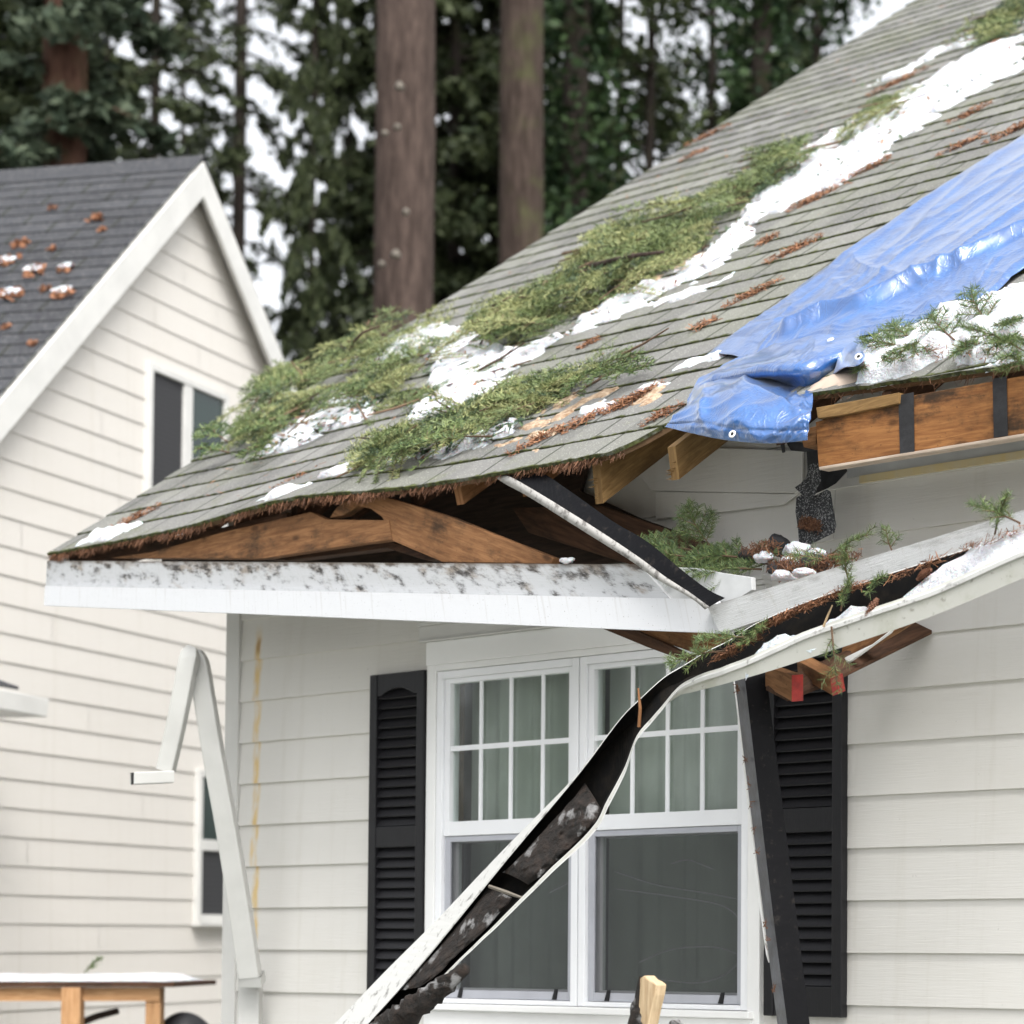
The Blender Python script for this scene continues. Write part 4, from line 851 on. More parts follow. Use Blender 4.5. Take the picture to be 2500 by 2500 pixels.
SN = [
 ([(2500, 90), (2410, 120), (2330, 160), (2270, 205), (2193, 243), (2130, 280), (2070, 305), (2000, 350), (1955, 378), (1900, 420), (1862, 466), (1830, 510), (1780, 570), (1720, 620), (1655, 668), (1560, 705), (1500, 740), (1440, 770), (1400, 800), (1414, 812), (1509, 784), (1578, 742), (1640, 715), (1700, 690), (1769, 652), (1831, 590), (1873, 543), (1940, 502), (2010, 470), (2070, 445), (2130, 405), (2188, 367), (2250, 316), (2350, 248), (2420, 210), (2478, 181), (2500, 165)], 'longest snow strip, running up the roof beside the green branch heap', .03, .20),
 ([(2460, 40), (2390, 85), (2300, 120), (2220, 165), (2140, 205), (2095, 222), (2130, 215), (2230, 175), (2330, 125), (2400, 100), (2500, 60)], 'thin upper snow streak near the top of the roof', .02, .35),
 ([(1414, 800), (1330, 845), (1280, 860), (1199, 843), (1149, 790), (1060, 800), (1000, 823), (940, 850), (880, 880), (850, 890), (900, 905), (960, 900), (1020, 870), (1060, 890), (1040, 960), (1000, 1000), (1000, 1020), (1083, 1000), (1157, 976), (1219, 939), (1286, 893), (1331, 862)], 'broken snow field in the middle of the roof below the branch heap', .035, .40),
 ([(640, 1108), (670, 1075), (720, 1040), (780, 1005), (850, 965), (905, 975), (930, 1000), (900, 1022), (850, 1045), (800, 1060), (760, 1085), (700, 1105)], 'snow patch near the left rake among the fir sprays', .03, .36),
 ([(975, 1052), (1030, 1010), (1100, 985), (1190, 945), (1250, 930), (1215, 960), (1150, 985), (1080, 1015), (1020, 1040)], 'narrow snow tongue right of the left fir sprays', .025, .34),
 ([(780, 1190), (830, 1160), (900, 1140), (1000, 1120), (1100, 1095), (1180, 1060), (1250, 1035), (1290, 1045), (1230, 1075), (1160, 1095), (1060, 1130), (960, 1150), (870, 1170), (800, 1200)], 'snow band along the lower branch row near the eave', .03, .30),
 ([(186, 1338), (236, 1307), (290, 1288), (330, 1282), (332, 1288), (300, 1305), (264, 1322), (220, 1332)], 'small white snow patch at the left eave corner', .025, .15),
 ([(640, 1240), (700, 1210), (760, 1190), (800, 1185), (770, 1205), (720, 1220), (690, 1240), (655, 1250)], 'thin snow scraps above the broken rafter peak', .02, .36),
 ([(1650, 905), (1690, 885), (1740, 865), (1765, 866), (1755, 880), (1710, 890), (1690, 903)], 'snow scrap left of the upper tarp corner', .022, .15),
 ([(1560, 960), (1590, 940), (1640, 938), (1632, 950), (1600, 960)], 'snow scrap above the brown chips left of the tarp', .02, .2),
 ([(1380, 1040), (1430, 1000), (1500, 985), (1520, 960), (1540, 965), (1500, 1000), (1440, 1030)], 'patchy snow beside the sawdust spill', .02, .40),
 ([(1590, 745), (1650, 725), (1760, 690), (1790, 672), (1780, 690), (1700, 720), (1610, 758)], 'detached snow sliver right of the long strip', .018, .3),
 ([(960, 838), (1020, 815), (1060, 800), (1010, 850), (930, 895), (850, 895), (845, 880), (900, 860)], 'bright snow patch at the lower end of the branch heap', .035, .2),
]
for i, (px, lab, th, hole) in enumerate(SN): roof_snow(px, lab, th * .75, .013, hole * .5 + (.335 if i < 2 else .27), 100 + i * 9, .17)
def litter(label, polys, n, m, seed, nl, nw):
    rg = np.random.RandomState(seed); out = []
    for px in polys:
        poly = np.array([Rxt(x, y) for x, y in px]); lo = poly.min(0); hi = poly.max(0); q = lo + (hi - lo) * rg.rand(n * 3, 2); q = q[(poly_sd(q, poly) > -.02) & (fbm(q[:, 0] * 4, q[:, 1] * 4, seed) > .45)][:n]
        P = RP0 + q[:, :1] * EX + q[:, 1:] * ET + EN * rg.uniform(.02, .04, (len(q), 1)); d = rg.normal(size=P.shape); d -= (d @ EN)[:, None] * EN * .8; d /= np.linalg.norm(d, axis=1)[:, None]; w = np.cross(d, EN + rg.normal(0, .3, P.shape)); w /= np.linalg.norm(w, axis=1)[:, None]; L_ = nl * rg.uniform(.4, 1.6, (len(q), 1))
        out.append(np.stack([P - d * L_ - w * nw * .4, P - d * L_ * .2 + w * nw, P + d * L_, P + d * L_ * .1 - w * nw], 1).reshape(-1, 3))
    V = np.concatenate(out); tag(mesh_obj('needle_litter', V, np.arange(len(V)).reshape(-1, 4), MT[m]), label, 'needles', kind='stuff')
litter('green twig crumbs strewn over the roof snow', [SN[0][0], SN[1][0], SN[2][0], SN[3][0], SN[5][0]], 170, 'needle_deep', 5, .028, .008)
litter('brown chips strewn over the roof snow', [SN[0][0], SN[2][0], SN[3][0], SN[5][0]], 130, 'needle_brown', 6, .018, .007)
WR = [[(300, 1300), (900, 900), (1500, 500), (2300, 0), (2500, 0), (2500, 250), (1900, 600), (1300, 1090), (600, 1240)]]
litter('tiny brown needle specks scattered over all the gray shingles', WR, 500, 'needle_brown', 7, .012, .003)
SD = [([(1306, 1085), (1320, 1040), (1345, 1000), (1400, 975), (1480, 955), (1530, 945), (1500, 985), (1440, 1000), (1400, 1040), (1350, 1090)], 'sawdust spill beside the splintered wood on the lower roof'),
      ([(1190, 1100), (1260, 1070), (1330, 1010), (1300, 1060), (1260, 1095)], 'tan sawdust trail left of the spill'),
      ([(1500, 720), (1560, 680), (1640, 660), (1700, 600), (1760, 560), (1730, 610), (1680, 670), (1600, 700), (1540, 735)], 'tan sawdust along the edge of the branch heap'),
      ([(1560, 985), (1600, 950), (1630, 955), (1600, 985)], 'small sawdust patch left of the tarp')]
for i, (px, lab) in enumerate(SD):
    o = roof_snow(px, lab, .005, .010, .50, 300 + i * 7, .28, 'sawdust_patch', 'sawdust'); tag(o, kind='stuff')

# brown needle clumps
def needle_clump(P, n1, n2, nrm, a, b, n, seed, nl=.035, nw=.0022, h=.02):
    rg = np.random.RandomState(seed); q = P + n1 * np.clip(rg.normal(0, .42, (n, 1)), -.75, .75) * a + n2 * np.clip(rg.normal(0, .42, (n, 1)), -.8, .8) * b + nrm * (rg.rand(n, 1) * h + .006)
    d = n1 * rg.normal(0, 1, (n, 1)) + n2 * rg.normal(0, 1, (n, 1)) + nrm * rg.normal(0, .3, (n, 1)); d /= np.linalg.norm(d, axis=1)[:, None]; d = d * nl * rg.uniform(.6, 1.2, (n, 1))
    w = np.cross(d, nrm + rg.normal(0, .4, (n, 3))); w /= np.linalg.norm(w, axis=1)[:, None]; w *= nw
    return np.stack([q - d * .5 - w, q - d * .5 + w, q + d * .5 + w, q + d * .5 - w], 1).reshape(-1, 3)
cl = [(1728, 336, 1.0), (1697, 383, .5), (2193, 205, 1.3), (2370, 282, .8), (2349, 360, .8), (2328, 210, .7), (2478, 323, 1.0), (2121, 417, .8), (1997, 487, 1.1), (1940, 616, .9), (1842, 722, .9), (2131, 336, .4), (1878, 590, .3), (1560, 972, .7), (1447, 1025, .8), (1025, 970, .7), (725, 1180, .9), (338, 1268, .7), (1330, 1075, 1.0), (1720, 800, .3), (1535, 990, .6), (2075, 366, .4), (1445, 842, .3), (1620, 1020, .5), (1180, 940, .4), (1065, 1105, .5)]
al = EX * .55 + ET * .84
for i, (x, y, s) in enumerate(cl):
    p = Rf(x, y); V = needle_clump(p, al / np.linalg.norm(al), np.cross(EN, al), EN, .16 * s + .03, .05, int(210 * s) + 40, 500 + i, .032, .0022)
    o = mesh_obj('needle_clump', V, np.arange(len(V)).reshape(-1, 4), MT['needle_brown']); tag(o, 'clump of dry brown needles caught on the gray shingles', 'needles', 'brown needle clumps on the main roof')
# needle fringe hanging along the eave
rg = np.random.RandomState(900); n = 5200; X = RX0 + rg.rand(n) * (3.02 - RX0); dens = fbm(X * 6, X * 0 + 2, 44); keep = rg.rand(n) < np.clip((dens - .30) * 3, .10, .8); X = X[keep]; n = len(X)
P = np.stack([RX(x, float(tlow(x)) + rg.uniform(-.004, .02), rg.uniform(-.02, .004)) for x in X]); ln = rg.uniform(.010, .034, (n, 1)) * (0.25 + 1.4 * fbm(X * 14, X * 0, 46))[:, None]
d = np.stack([rg.normal(0, .5, n), -.25 - .3 * rg.rand(n), -.5 - rg.rand(n)], 1); d /= np.linalg.norm(d, axis=1)[:, None]; w = np.cross(d, rg.normal(size=(n, 3))); w /= np.linalg.norm(w, axis=1)[:, None]; w *= .0016
V = np.stack([P - w, P + w, P + d * ln + w * .4, P + d * ln - w * .4], 1).reshape(-1, 3)
tag(mesh_obj('needle_fringe', V, np.arange(len(V)).reshape(-1, 4), MT['needle_rust']), 'fringe of rusty dead needles hanging from the broken eave edge', 'needles', kind='stuff')
X = np.concatenate([3.62 + rg.rand(420) * 3.0]); n = len(X); P = np.stack([RX(x, float(tlow(x)) + rg.uniform(0, .02), rg.uniform(-.02, .008)) for x in X]); d = np.stack([rg.normal(0, .8, n), -.6 * rg.rand(n), -.2 - rg.rand(n)], 1); d /= np.linalg.norm(d, axis=1)[:, None]; w = np.cross(d, rg.normal(size=(n, 3))); w /= np.linalg.norm(w, axis=1)[:, None]; w *= .0014; ln = rg.uniform(.01, .04, (n, 1))
V = np.stack([P - w, P + w, P + d * ln + w * .4, P + d * ln - w * .4], 1).reshape(-1, 3)
tag(mesh_obj('needle_fringe', V, np.arange(len(V)).reshape(-1, 4), MT['needle_rust']), 'sparse mossy needle fringe along the right roof edge above the bare orange board', 'needles', kind='stuff')

# green heaps of fir and cedar sprays on the roof: uncountable tangles
base = [sprig(700 + i, .24, 9, .020, .0028, .0085, .5)[1] for i in range(8)]
def heap(px, label, n, seed, hmax=.10, sc=(.7, 1.4), m='needle_heap'):
    poly = np.array([Rxt(x, y) for x, y in px]); lo = poly.min(0); hi = poly.max(0); rg = np.random.RandomState(seed); out = []
    st = MB(); cnt = 0; tries = 0; mi_ = []
    while cnt < n and tries < n * 60:
        tries += 1; q = lo + (hi - lo) * rg.rand(2); s = poly_sd(q[None], poly)[0]
        if s < 0 or fbm(q[:1] * 5, q[1:] * 5, seed)[0] < .45: continue
        a = 9.0 * fbm(q[:1] * 2.4, q[1:] * 2.4, seed + 9, 2)[0] + rg.normal(0, .35); xd = EX * math.cos(a) + ET * math.sin(a) + EN * rg.uniform(-.08, .2)
        up = EN + rg.normal(0, .35, 3); R = frame(xd, up); hh = min(hmax, s * .9 + .01) * rg.rand(); N = base[rg.randint(8)] @ R.T * rg.uniform(*sc)
        p = RX(q[0], q[1], .012 + hh); out.append(N + p - R[:, 0] * .10); cnt += 1; mi_.append(np.full(len(N) // 4, min(2, int(3.3 * (.6 * rg.rand() + .45 * fbm(q[:1] * 3, q[1:] * 3, seed + 4)[0])))))
        if rg.rand() < .20: st.tube([p, p + xd * .12, p + xd * .25 + EN * .01], [.006, .005, .003], 5)
    V = np.concatenate(out); root = thing('fir_debris', label, 'branches', RX(*(lo + hi) / 2)); root['kind'] = 'stuff'
    o = mesh_obj('needles', V, np.arange(len(V)).reshape(-1, 4), [MT['needle_deep'], MT['needle_heap'], MT['needle_pale']], root, mi=np.concatenate(mi_)); o['kind'] = 'stuff'
    if st.v: 
        o = build(st, 'twigs', MT['twig'], root); o['kind'] = 'stuff'
heap([(1130, 820), (1180, 790), (1250, 770), (1340, 730), (1420, 660), (1490, 610), (1560, 560), (1640, 535), (1700, 510), (1780, 470), (1830, 455), (1850, 490), (1800, 540), (1730, 570), (1720, 620), (1650, 660), (1580, 690), (1520, 730), (1480, 760), (1420, 775), (1330, 800), (1270, 845), (1200, 850)], 'main tangled heap of green fir boughs lying diagonally up the roof', 330, 1, .10)
heap([(1850, 440), (1905, 385), (1960, 365), (1985, 390), (1960, 430), (1900, 470), (1850, 480)], 'small dark fir tuft at the upper end of the main heap', 50, 2, .06)
heap([(565, 1095), (590, 1050), (620, 980), (660, 920), (720, 900), (780, 900), (860, 850), (900, 820), (960, 790), (1060, 775), (1100, 790), (1010, 830), (990, 880), (1060, 860), (1120, 850), (1080, 900), (1000, 960), (940, 985), (860, 960), (780, 1000), (700, 1050), (640, 1090), (590, 1120)], 'leafy fir sprays spread over the left rake of the roof', 165, 3, .035)
heap([(862, 1150), (920, 1115), (1000, 1080), (1090, 1050), (1150, 1020), (1230, 1000), (1290, 960), (1360, 940), (1440, 915), (1490, 925), (1500, 950), (1430, 965), (1380, 975), (1340, 1010), (1290, 1030), (1220, 1040), (1150, 1080), (1080, 1110), (980, 1135), (900, 1155)], 'lower row of yellow green fir sprays above the eave', 150, 4, .04)
heap([(2395, 95), (2440, 50), (2500, 0), (2500, 95), (2440, 100)], 'green fir tuft at the upper right corner of the roof', 60, 5, .07)
heap([(2050, 330), (2150, 255), (2215, 220), (2240, 235), (2180, 280), (2110, 330), (2070, 370)], 'sparse sprigs scattered over the upper snow strip', 60, 6, .03, (.4, .8))
heap([(880, 1000), (960, 960), (1060, 930), (1200, 900), (1260, 900), (1240, 930), (1100, 980), (960, 1030), (900, 1045)], 'sparse sprigs on the broken snow field', 46, 7, .03, (.4, .8))
heap([(1460, 870), (1560, 875), (1540, 890), (1500, 920), (1440, 915)], 'fine green sprinkle at the right end of the lower row', 14, 8, .02, (.4, .7))
# whole flat boughs lying on top of the tangle
BO = [sprig(760 + i, .48, 18, .022, .0030, .0040, .35, .14) for i in range(3)]; rg = np.random.RandomState(41); protos = []
for i in range(3):
    st, N = BO[i]; t = thing('fir_bough', 'whole flat fir bough with a woody stem lying on the roof debris', 'branch', (0, 0, 0), 'fir boughs lying on the roof debris')
    mesh_obj('stem', np.array(st.v) * [1, 1, 1], st.f, MT['twig'], t, origin=(0, 0, 0), local=True); mesh_obj('needles', N, np.arange(len(N)).reshape(-1, 4), MT[['needle_fresh', 'needle_heap', 'needle_pale'][i]], t, origin=(0, 0, 0), local=True); protos.append(t)
BP = [(690, 1040), (640, 1010), (760, 960), (720, 935), (840, 905), (900, 965), (800, 1010), (1000, 880), (1090, 860), (1180, 835), (1230, 800), (1290, 785), (1350, 750), (1400, 705), (1470, 690), (1530, 640), (1590, 600), (1650, 590), (1690, 545), (1760, 510), (1560, 690), (1300, 830), (930, 1135), (1010, 1105), (1120, 1070), (1220, 1020), (1330, 965), (1430, 935), (1960, 385), (2170, 270)]
for i, (x, y) in enumerate(BP):
    k_ = i % 3; t = protos[k_]
    if i >= 3:
        t = protos[k_].copy(); COL.objects.link(t)
        for ch in protos[k_].children:
            c_ = ch.copy(); COL.objects.link(c_); c_.parent = t
    a = rg.uniform(-.4, 1.3) + (math.pi if rg.rand() < .5 else 0); R = frame(EX * math.cos(a) + ET * math.sin(a) + EN * rg.uniform(-.02, .12), EN + rg.normal(0, .12, 3)); sc_ = rg.uniform(.6, 1.15)
    t.rotation_mode = 'QUATERNION'; t.rotation_quaternion = Matrix(R.tolist()).to_quaternion(); t.scale = (sc_,) * 3; t.location = Rf(x, y, .075 if 7 < i < 22 else .05) - R[:, 0] * .2 * sc_
# distinct sprigs
put_sprig('fir_branch', 'bright green fir sprig overhanging the neighboring upper window', Rf(555, 1078, .06), Rf(492, 1000, .16) - Rf(555, 1078, .05), EN, 50, 1.0, L=.25, tw=9, nl=.028, nw=.005, sp=.006)
put_sprig('fir_branch', 'short fir sprig low beside the neighboring upper window', Rf(560, 1105, .05), Rf(478, 1085, .10) - Rf(560, 1105, .03), EN, 51, 1.0, L=.17, tw=8, nl=.03, nw=.005, sp=.006)
put_sprig('fir_branch', 'fir spray hanging down the shingles at the left end of the sprays', Rf(650, 1075, .05), Rf(600, 1135, .03) - Rf(650, 1075, .03), EN, 52, 1.0, L=.3, tw=10, nl=.028, nw=.004, sp=.006)
m2 = MB(); m2.tube([Rf(852, 870, .02), Rf(862, 835, .10), Rf(885, 812, .2), Rf(925, 797, .27)], [.009, .008, .007, .004], 6); tag(build(m2, 'bare_twig', MT['twig']), 'bare curved twig sticking up in front of the thick trunk', 'twig')
m2 = MB(); m2.tube([Rf(1162, 985, .03), Rf(1170, 990, .06), Rf(1185, 1008, .03)], [.008, .009, .007], 6); tag(build(m2, 'bare_twig', MT['bark_dark']), 'short dark twig stub above the lower branch row', 'twig')
m2 = MB(); m2.tube([Rf(1440, 650, .1), Rf(1540, 625, .14), Rf(1620, 615, .12)], [.012, .01, .006], 6); tag(build(m2, 'bare_twig', MT['bark_brown']), 'pale bare stick on top of the main heap', 'twig')

# ------------------------------------------------------------------ tarp
tarp = thing('tarp', 'crumpled blue tarp covering the hole in the roof', 'tarp', Rf(2000, 800, .02))
rows = [[(1726, 859), (1785, 868), (1828, 876), (1885, 858), (1940, 846), (2020, 833), (2080, 826), (2130, 815), (2175, 810), (2222, 803)],
        [(1800, 812), (1850, 812), (1900, 812), (1950, 806), (2000, 800), (2060, 794), (2130, 790), (2190, 785), (2240, 784), (2285, 781)],
        [(1875, 761), (1930, 757), (1990, 752), (2050, 748), (2110, 745), (2170, 745), (2230, 748), (2280, 752), (2320, 754), (2357, 755)],
        [(1970, 692), (2030, 690), (2090, 688), (2150, 688), (2210, 690), (2265, 694), (2315, 700), (2360, 708), (2395, 718), (2420, 722)],
        [(2070, 626), (2120, 624), (2175, 622), (2230, 622), (2285, 624), (2335, 628), (2380, 635), (2425, 642), (2465, 650), (2500, 657)],
        [(2247, 500), (2300, 500), (2350, 502), (2405, 505), (2460, 510), (2510, 517), (2555, 525), (2600, 535), (2640, 545), (2670, 555)],
        [(2500, 329), (2550, 333), (2600, 340), (2650, 348), (2695, 357), (2740, 367), (2780, 378), (2820, 390), (2855, 402), (2885, 415)],
        [(2700, 190), (2740, 198), (2780, 208), (2820, 218), (2860, 230), (2895, 243), (2930, 255), (2965, 270), (2995, 285), (3020, 300)]]
R0 = np.array([[Rf(x, y, .022) for x, y in r] for r in rows]); nu, nv = 150, 220
R1 = np.array([catmull(r, nu) for r in R0]); G = np.stack([catmull(R1[:, i], nv) for i in range(nu)], 1)      # v, u
u = np.linspace(0, 1, nu)[None, :].repeat(nv, 0); v = np.linspace(0, 1, nv)[:, None].repeat(nu, 1)
rid = lambda a: 1 - np.abs(2 * a - 1)
T_ = (G[..., 1] - EAVE_Y) * HYP; Xg = G[..., 0]
h = .010 * rid(fbm(u * 6 + v * .8, v * 1.1, 61, 2)) ** 5 + .006 * rid(fbm(u * 15 + v * 2, v * 2.2, 64, 2)) ** 6 + .012 * fbm(u * 3, v * 3, 66, 2) + .004 * rid(fbm(u * 7 + v * 6, v * 14 - u * 3, 68, 2)) ** 6
pl = np.array([Rxt(x, y) for x, y in ((1935, 830), (2020, 795), (2110, 772), (2180, 742), (2260, 705), (2350, 670), (2450, 620), (2520, 590))])
def dpoly(Q, pl):
    d = np.full(len(Q), 1e9); 
    for a, b in zip(pl[:-1], pl[1:]):
        e = b - a; w = Q - a; t = np.clip((w @ e) / (e @ e), 0, 1); d = np.minimum(d, np.linalg.norm(w - t[:, None] * e, axis=1))
    return d
dd = dpoly(np.stack([Xg.ravel(), T_.ravel()], 1), pl).reshape(Xg.shape)
h += .050 * np.exp(-(dd / .045) ** 2) + .016 * rid(fbm(u * 5 + v * 3, v * 3.5, 81, 2)) ** 7
h *= np.clip(np.minimum(v, .5) * 10, .25, 1)
h += -.010 * np.exp(-(u / .02) ** 2) - .010 * np.exp(-((1 - u) / .02) ** 2)
G2 = G + h[..., None] * EN
mb = MB(); mb.grid(G2, uv=np.stack([u, v], -1)); o = build(mb, 'tarp_sheet', MT['tarp_blue'], tarp, smooth=True, recalc=False)
o.modifiers.new('thick', 'SOLIDIFY').thickness = .003
D = lambda x, y, d: Wd(x, y, d)
low = [[Rf(1785, 889, .012), Rf(1835, 872, .015), Rf(1905, 855, .018), Rf(1985, 838, .018), Rf(2045, 832, .018), Rf(2105, 822, .018)],
       [Rf(1730, 925, .015), Rf(1800, 893, .04), Rf(1890, 885, .05), Rf(1965, 872, .05), Rf(2020, 862, .05), Rf(2092, 848, .04)],
       [Rf(1700, 952, .02), Rf(1760, 920, .05), Rf(1850, 908, .07), Rf(1930, 905, .07), Rf(1985, 905, .05), Rf(2050, 892, .0)],
       [Rf(1688, 975, .02), D(1745, 945, .22), D(1835, 922, .20), D(1910, 935, .20), D(1962, 960, .26), D(2000, 950, .26)],
       [Rf(1678, 1000, .02), D(1738, 960, .40), D(1800, 944, .42), D(1868, 958, .42), D(1930, 985, .42), D(1985, 990, .40)],
       [D(1660, 1018, .50), D(1728, 990, .52), D(1795, 985, .55), D(1868, 1000, .55), D(1935, 1012, .52), D(1982, 1015, .50)],
       [D(1640, 1033, .54), D(1712, 1022, .57), D(1785, 1030, .60), D(1862, 1038, .60), D(1935, 1040, .56), D(1978, 1040, .53)],
       [D(1625, 1043, .55), D(1692, 1058, .57), D(1775, 1073, .59), D(1855, 1080, .59), D(1920, 1079, .56), D(1972, 1075, .54)]]
low = np.array(low); nu, nv = 110, 110; R1 = np.array([catmull(r, nu) for r in low]); G = np.stack([catmull(R1[:, i], nv) for i in range(nu)], 1)
u = np.linspace(0, 1, nu)[None, :].repeat(nv, 0); v = np.linspace(0, 1, nv)[:, None].repeat(nu, 1)
du = np.gradient(G, axis=1); dv = np.gradient(G, axis=0); nr = np.cross(du, dv); nr /= np.linalg.norm(nr, axis=-1)[..., None] + 1e-9
if (nr @ (CAM - G.mean((0, 1)))).mean() < 0: nr = -nr
h = .018 * rid(fbm(u * 2.5 + v * 1.5, v * 2.5 - u * 1.5, 71, 2)) ** 5 + .010 * rid(fbm(u * 1.5 + v * 4, v * 2 + 4, 83, 2)) ** 6 + .004 * rid(fbm(u * 7, v * 6, 73, 2)) ** 8 - .006 * np.exp(-((v - .90) / .012) ** 2) + .007 * rid(fbm(u * 2, v * 5 + u * 3, 75, 2)) ** 6
G2 = G + (h * np.clip((1 - v) * 8 + .3, 0, 1))[..., None] * nr
mb = MB(); mb.grid(G2, uv=np.stack([u, v], -1)); o = build(mb, 'tarp_fold', MT['tarp_blue'], tarp, smooth=True, recalc=False); o.modifiers.new('thick', 'SOLIDIFY').thickness = .003
fl = np.array([[Rf(2048, 850, .03), Rf(2070, 842, .05), Rf(2100, 830, .06), Rf(2135, 822, .05), Rf(2180, 812, .03)], [Rf(2046, 880, .035), Rf(2072, 865, .075), Rf(2098, 858, .085), Rf(2128, 848, .06), Rf(2165, 835, .03)], [Rf(2035, 915, .01), Rf(2062, 898, .05), Rf(2094, 893, .09), Rf(2122, 868, .05), Rf(2155, 850, .015)]])
R1 = np.array([catmull(r, 40) for r in fl]); G = np.stack([catmull(R1[:, i], 24) for i in range(40)], 1); mb = MB(); mb.grid(G); o = build(mb, 'tarp_flap', MT['tarp_blue'], tarp, smooth=True, recalc=False); o.modifiers.new('thick', 'SOLIDIFY').thickness = .003
def grommet(p, nrm, r=.0135):
    nrm = np.array(nrm, float); nrm /= np.linalg.norm(nrm); a = np.cross(nrm, (0, 0, 1)); a /= np.linalg.norm(a); b = np.cross(nrm, a); m2 = MB(); n = 24
    prof = [(r * .45, .0015), (r * .6, .004), (r * .85, .004), (r, .001)]; G = np.array([[p + (a * math.cos(t) + b * math.sin(t)) * q + nrm * z for t in np.linspace(0, 2 * math.pi, n)] for q, z in prof]); m2.grid(G)
    g = build(m2, 'grommet', MT['ring_metal'], tarp, smooth=True); m2 = MB(); m2.add([p + (a * math.cos(t) + b * math.sin(t)) * r * .46 + nrm * .0012 for t in np.linspace(0, 2 * math.pi, n, endpoint=False)], [tuple(range(n))]); build(m2, 'eyelet', MT['black_void'], g)
tc = lambda p: (CAM - p) / np.linalg.norm(CAM - p)
for (p, nn_) in ((D(1788, 1060, .625), (0.15, -1, .25)), (Rf(2096, 871, .115), EN * .6 + np.array([.3, -.7, 0])), (Rf(2028, 830, .07), EN)): grommet(p, nn_)

# ------------------------------------------------------------------ broken fascia boards, lumber, flashing
def fascia(name, TL, TR, BR, BL, d, th, m, label, nseg=24, parent=None):
    a, b, c, e = [Wd(x, y, d) for x, y in (TL, TR, BR, BL)]; L = np.linalg.norm(b - a); G = []; U = []
    for i in range(nseg + 1):
        s = i / nseg; G.append([a + (b - a) * s, e + (c - e) * s]); U.append([(L * s, 1.0), (L * s, 0.0)])
    m2 = MB(); G = np.array(G); m2.grid(G, uv=np.array(U, float)); Bk = G + np.array([0, th, 0]); m2.grid(Bk, uv=np.array(U, float), flip=True)
    for A, B, uvv in ((G[:, 0], Bk[:, 0], .9), (G[:, 1], Bk[:, 1], .05)):
        Q = np.stack([A, B], 1); m2.grid(Q, uv=np.stack([np.stack([np.linspace(0, L, nseg + 1), np.full(nseg + 1, uvv)], 1)] * 2, 1))
    for i in (0, -1): m2.add([G[i, 0], G[i, 1], Bk[i, 1], Bk[i, 0]], [(0, 1, 2, 3)], 0, [[(0, .5)] * 4])
    o = build(m2, name, MT[m], parent)
    if label: tag(o, label, 'board')
    return o
fascia('fascia_board', (115, 1369), (1560, 1378), (1640, 1466), (112, 1431), .545, .02, 'paint_mildew', 'white fascia board with black mildew stains hanging below the left eave')
slab_o = slab('fascia_board', [(1500, 1381), (1685, 1386), (1712, 1388), (1760, 1398), (1835, 1409), (1836, 1440), (1790, 1470), (1560, 1466)], .530, .02, MT['paint_plain'])
tag(slab_o, 'short broken white board end behind the bent black flashing', 'board')
fascia('eave_trim', (110, 1430), (1745, 1463), (1762, 1546), (107, 1478), .575, .025, 'paint_clean', 'clean white trim strip along the bottom of the stained fascia board')
m2 = MB(); m2.box(Wd(341, 1437, .5755), Wd(343, 1483, .578)); 
fascia('fascia_board', (1727, 1481), (2720, 1178), (2720, 1224), (1758, 1547), .60, .022, 'paint_specks', 'speckled white fascia board sloping up to the right above the gutter', 20)
tag(slab('broken_beam', [(270, 1362), (374, 1347), (540, 1300), (757, 1250), (796, 1268), (949, 1270), (956, 1318), (860, 1330), (640, 1364)], .50, .038, MT['wood_orange'], grain=Wd(757, 1250, .5) - Wd(300, 1350, .5)), 'orange snapped roof beam, left half under the left eave', 'beam')
tag(slab('broken_beam', [(880, 1208), (910, 1205), (985, 1226), (1100, 1262), (1230, 1315), (1352, 1362), (1345, 1376), (1080, 1372), (1000, 1338), (948, 1316), (945, 1285), (932, 1262), (905, 1242), (872, 1235), (838, 1258), (805, 1264), (822, 1238), (850, 1220)], .495, .038, MT['wood_orange'], grain=Wd(1300, 1350, .5) - Wd(950, 1220, .5)), 'orange snapped roof beam, right half sloping down to the right', 'beam')
tag(slab('broken_beam', [(1509, 1520), (1600, 1532), (1740, 1545), (1800, 1552), (1790, 1600), (1712, 1600), (1640, 1575)], .42, .04, MT['wood_orange'], grain=Wd(1700, 1590, .5) - Wd(1520, 1525, .5)), 'orange beam end below the white trim above the window', 'beam')
tag(slab('soffit_or_shade_board', [(1430, 1518), (1515, 1523), (1600, 1560), (1700, 1608), (1695, 1622), (1580, 1580)], .44, .03, MT['wood_dark'], grain=Wd(1700, 1610, .5) - Wd(1440, 1520, .5)), 'thin dirty soffit edge below the orange beam end', 'board')
tag(slab('soffit_or_shade_board', [(1430, 1235), (1470, 1235), (1720, 1325), (1745, 1350), (1800, 1385), (1560, 1385), (1290, 1300), (1250, 1240)], .16, .02, MT['wood_dark'], grain=(1, 0, -.4)), 'dark brown fallen soffit panel inside the eave break', 'board')
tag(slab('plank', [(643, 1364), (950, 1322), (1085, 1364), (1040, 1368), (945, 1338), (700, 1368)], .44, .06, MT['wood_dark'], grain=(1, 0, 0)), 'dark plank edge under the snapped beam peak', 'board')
tag(slab('plank', [(985, 1332), (1000, 1328), (1180, 1362), (1170, 1368)], .40, .03, MT['primer_gray'], grain=(1, 0, 0)), 'gray painted sliver below the snapped beam peak', 'board')
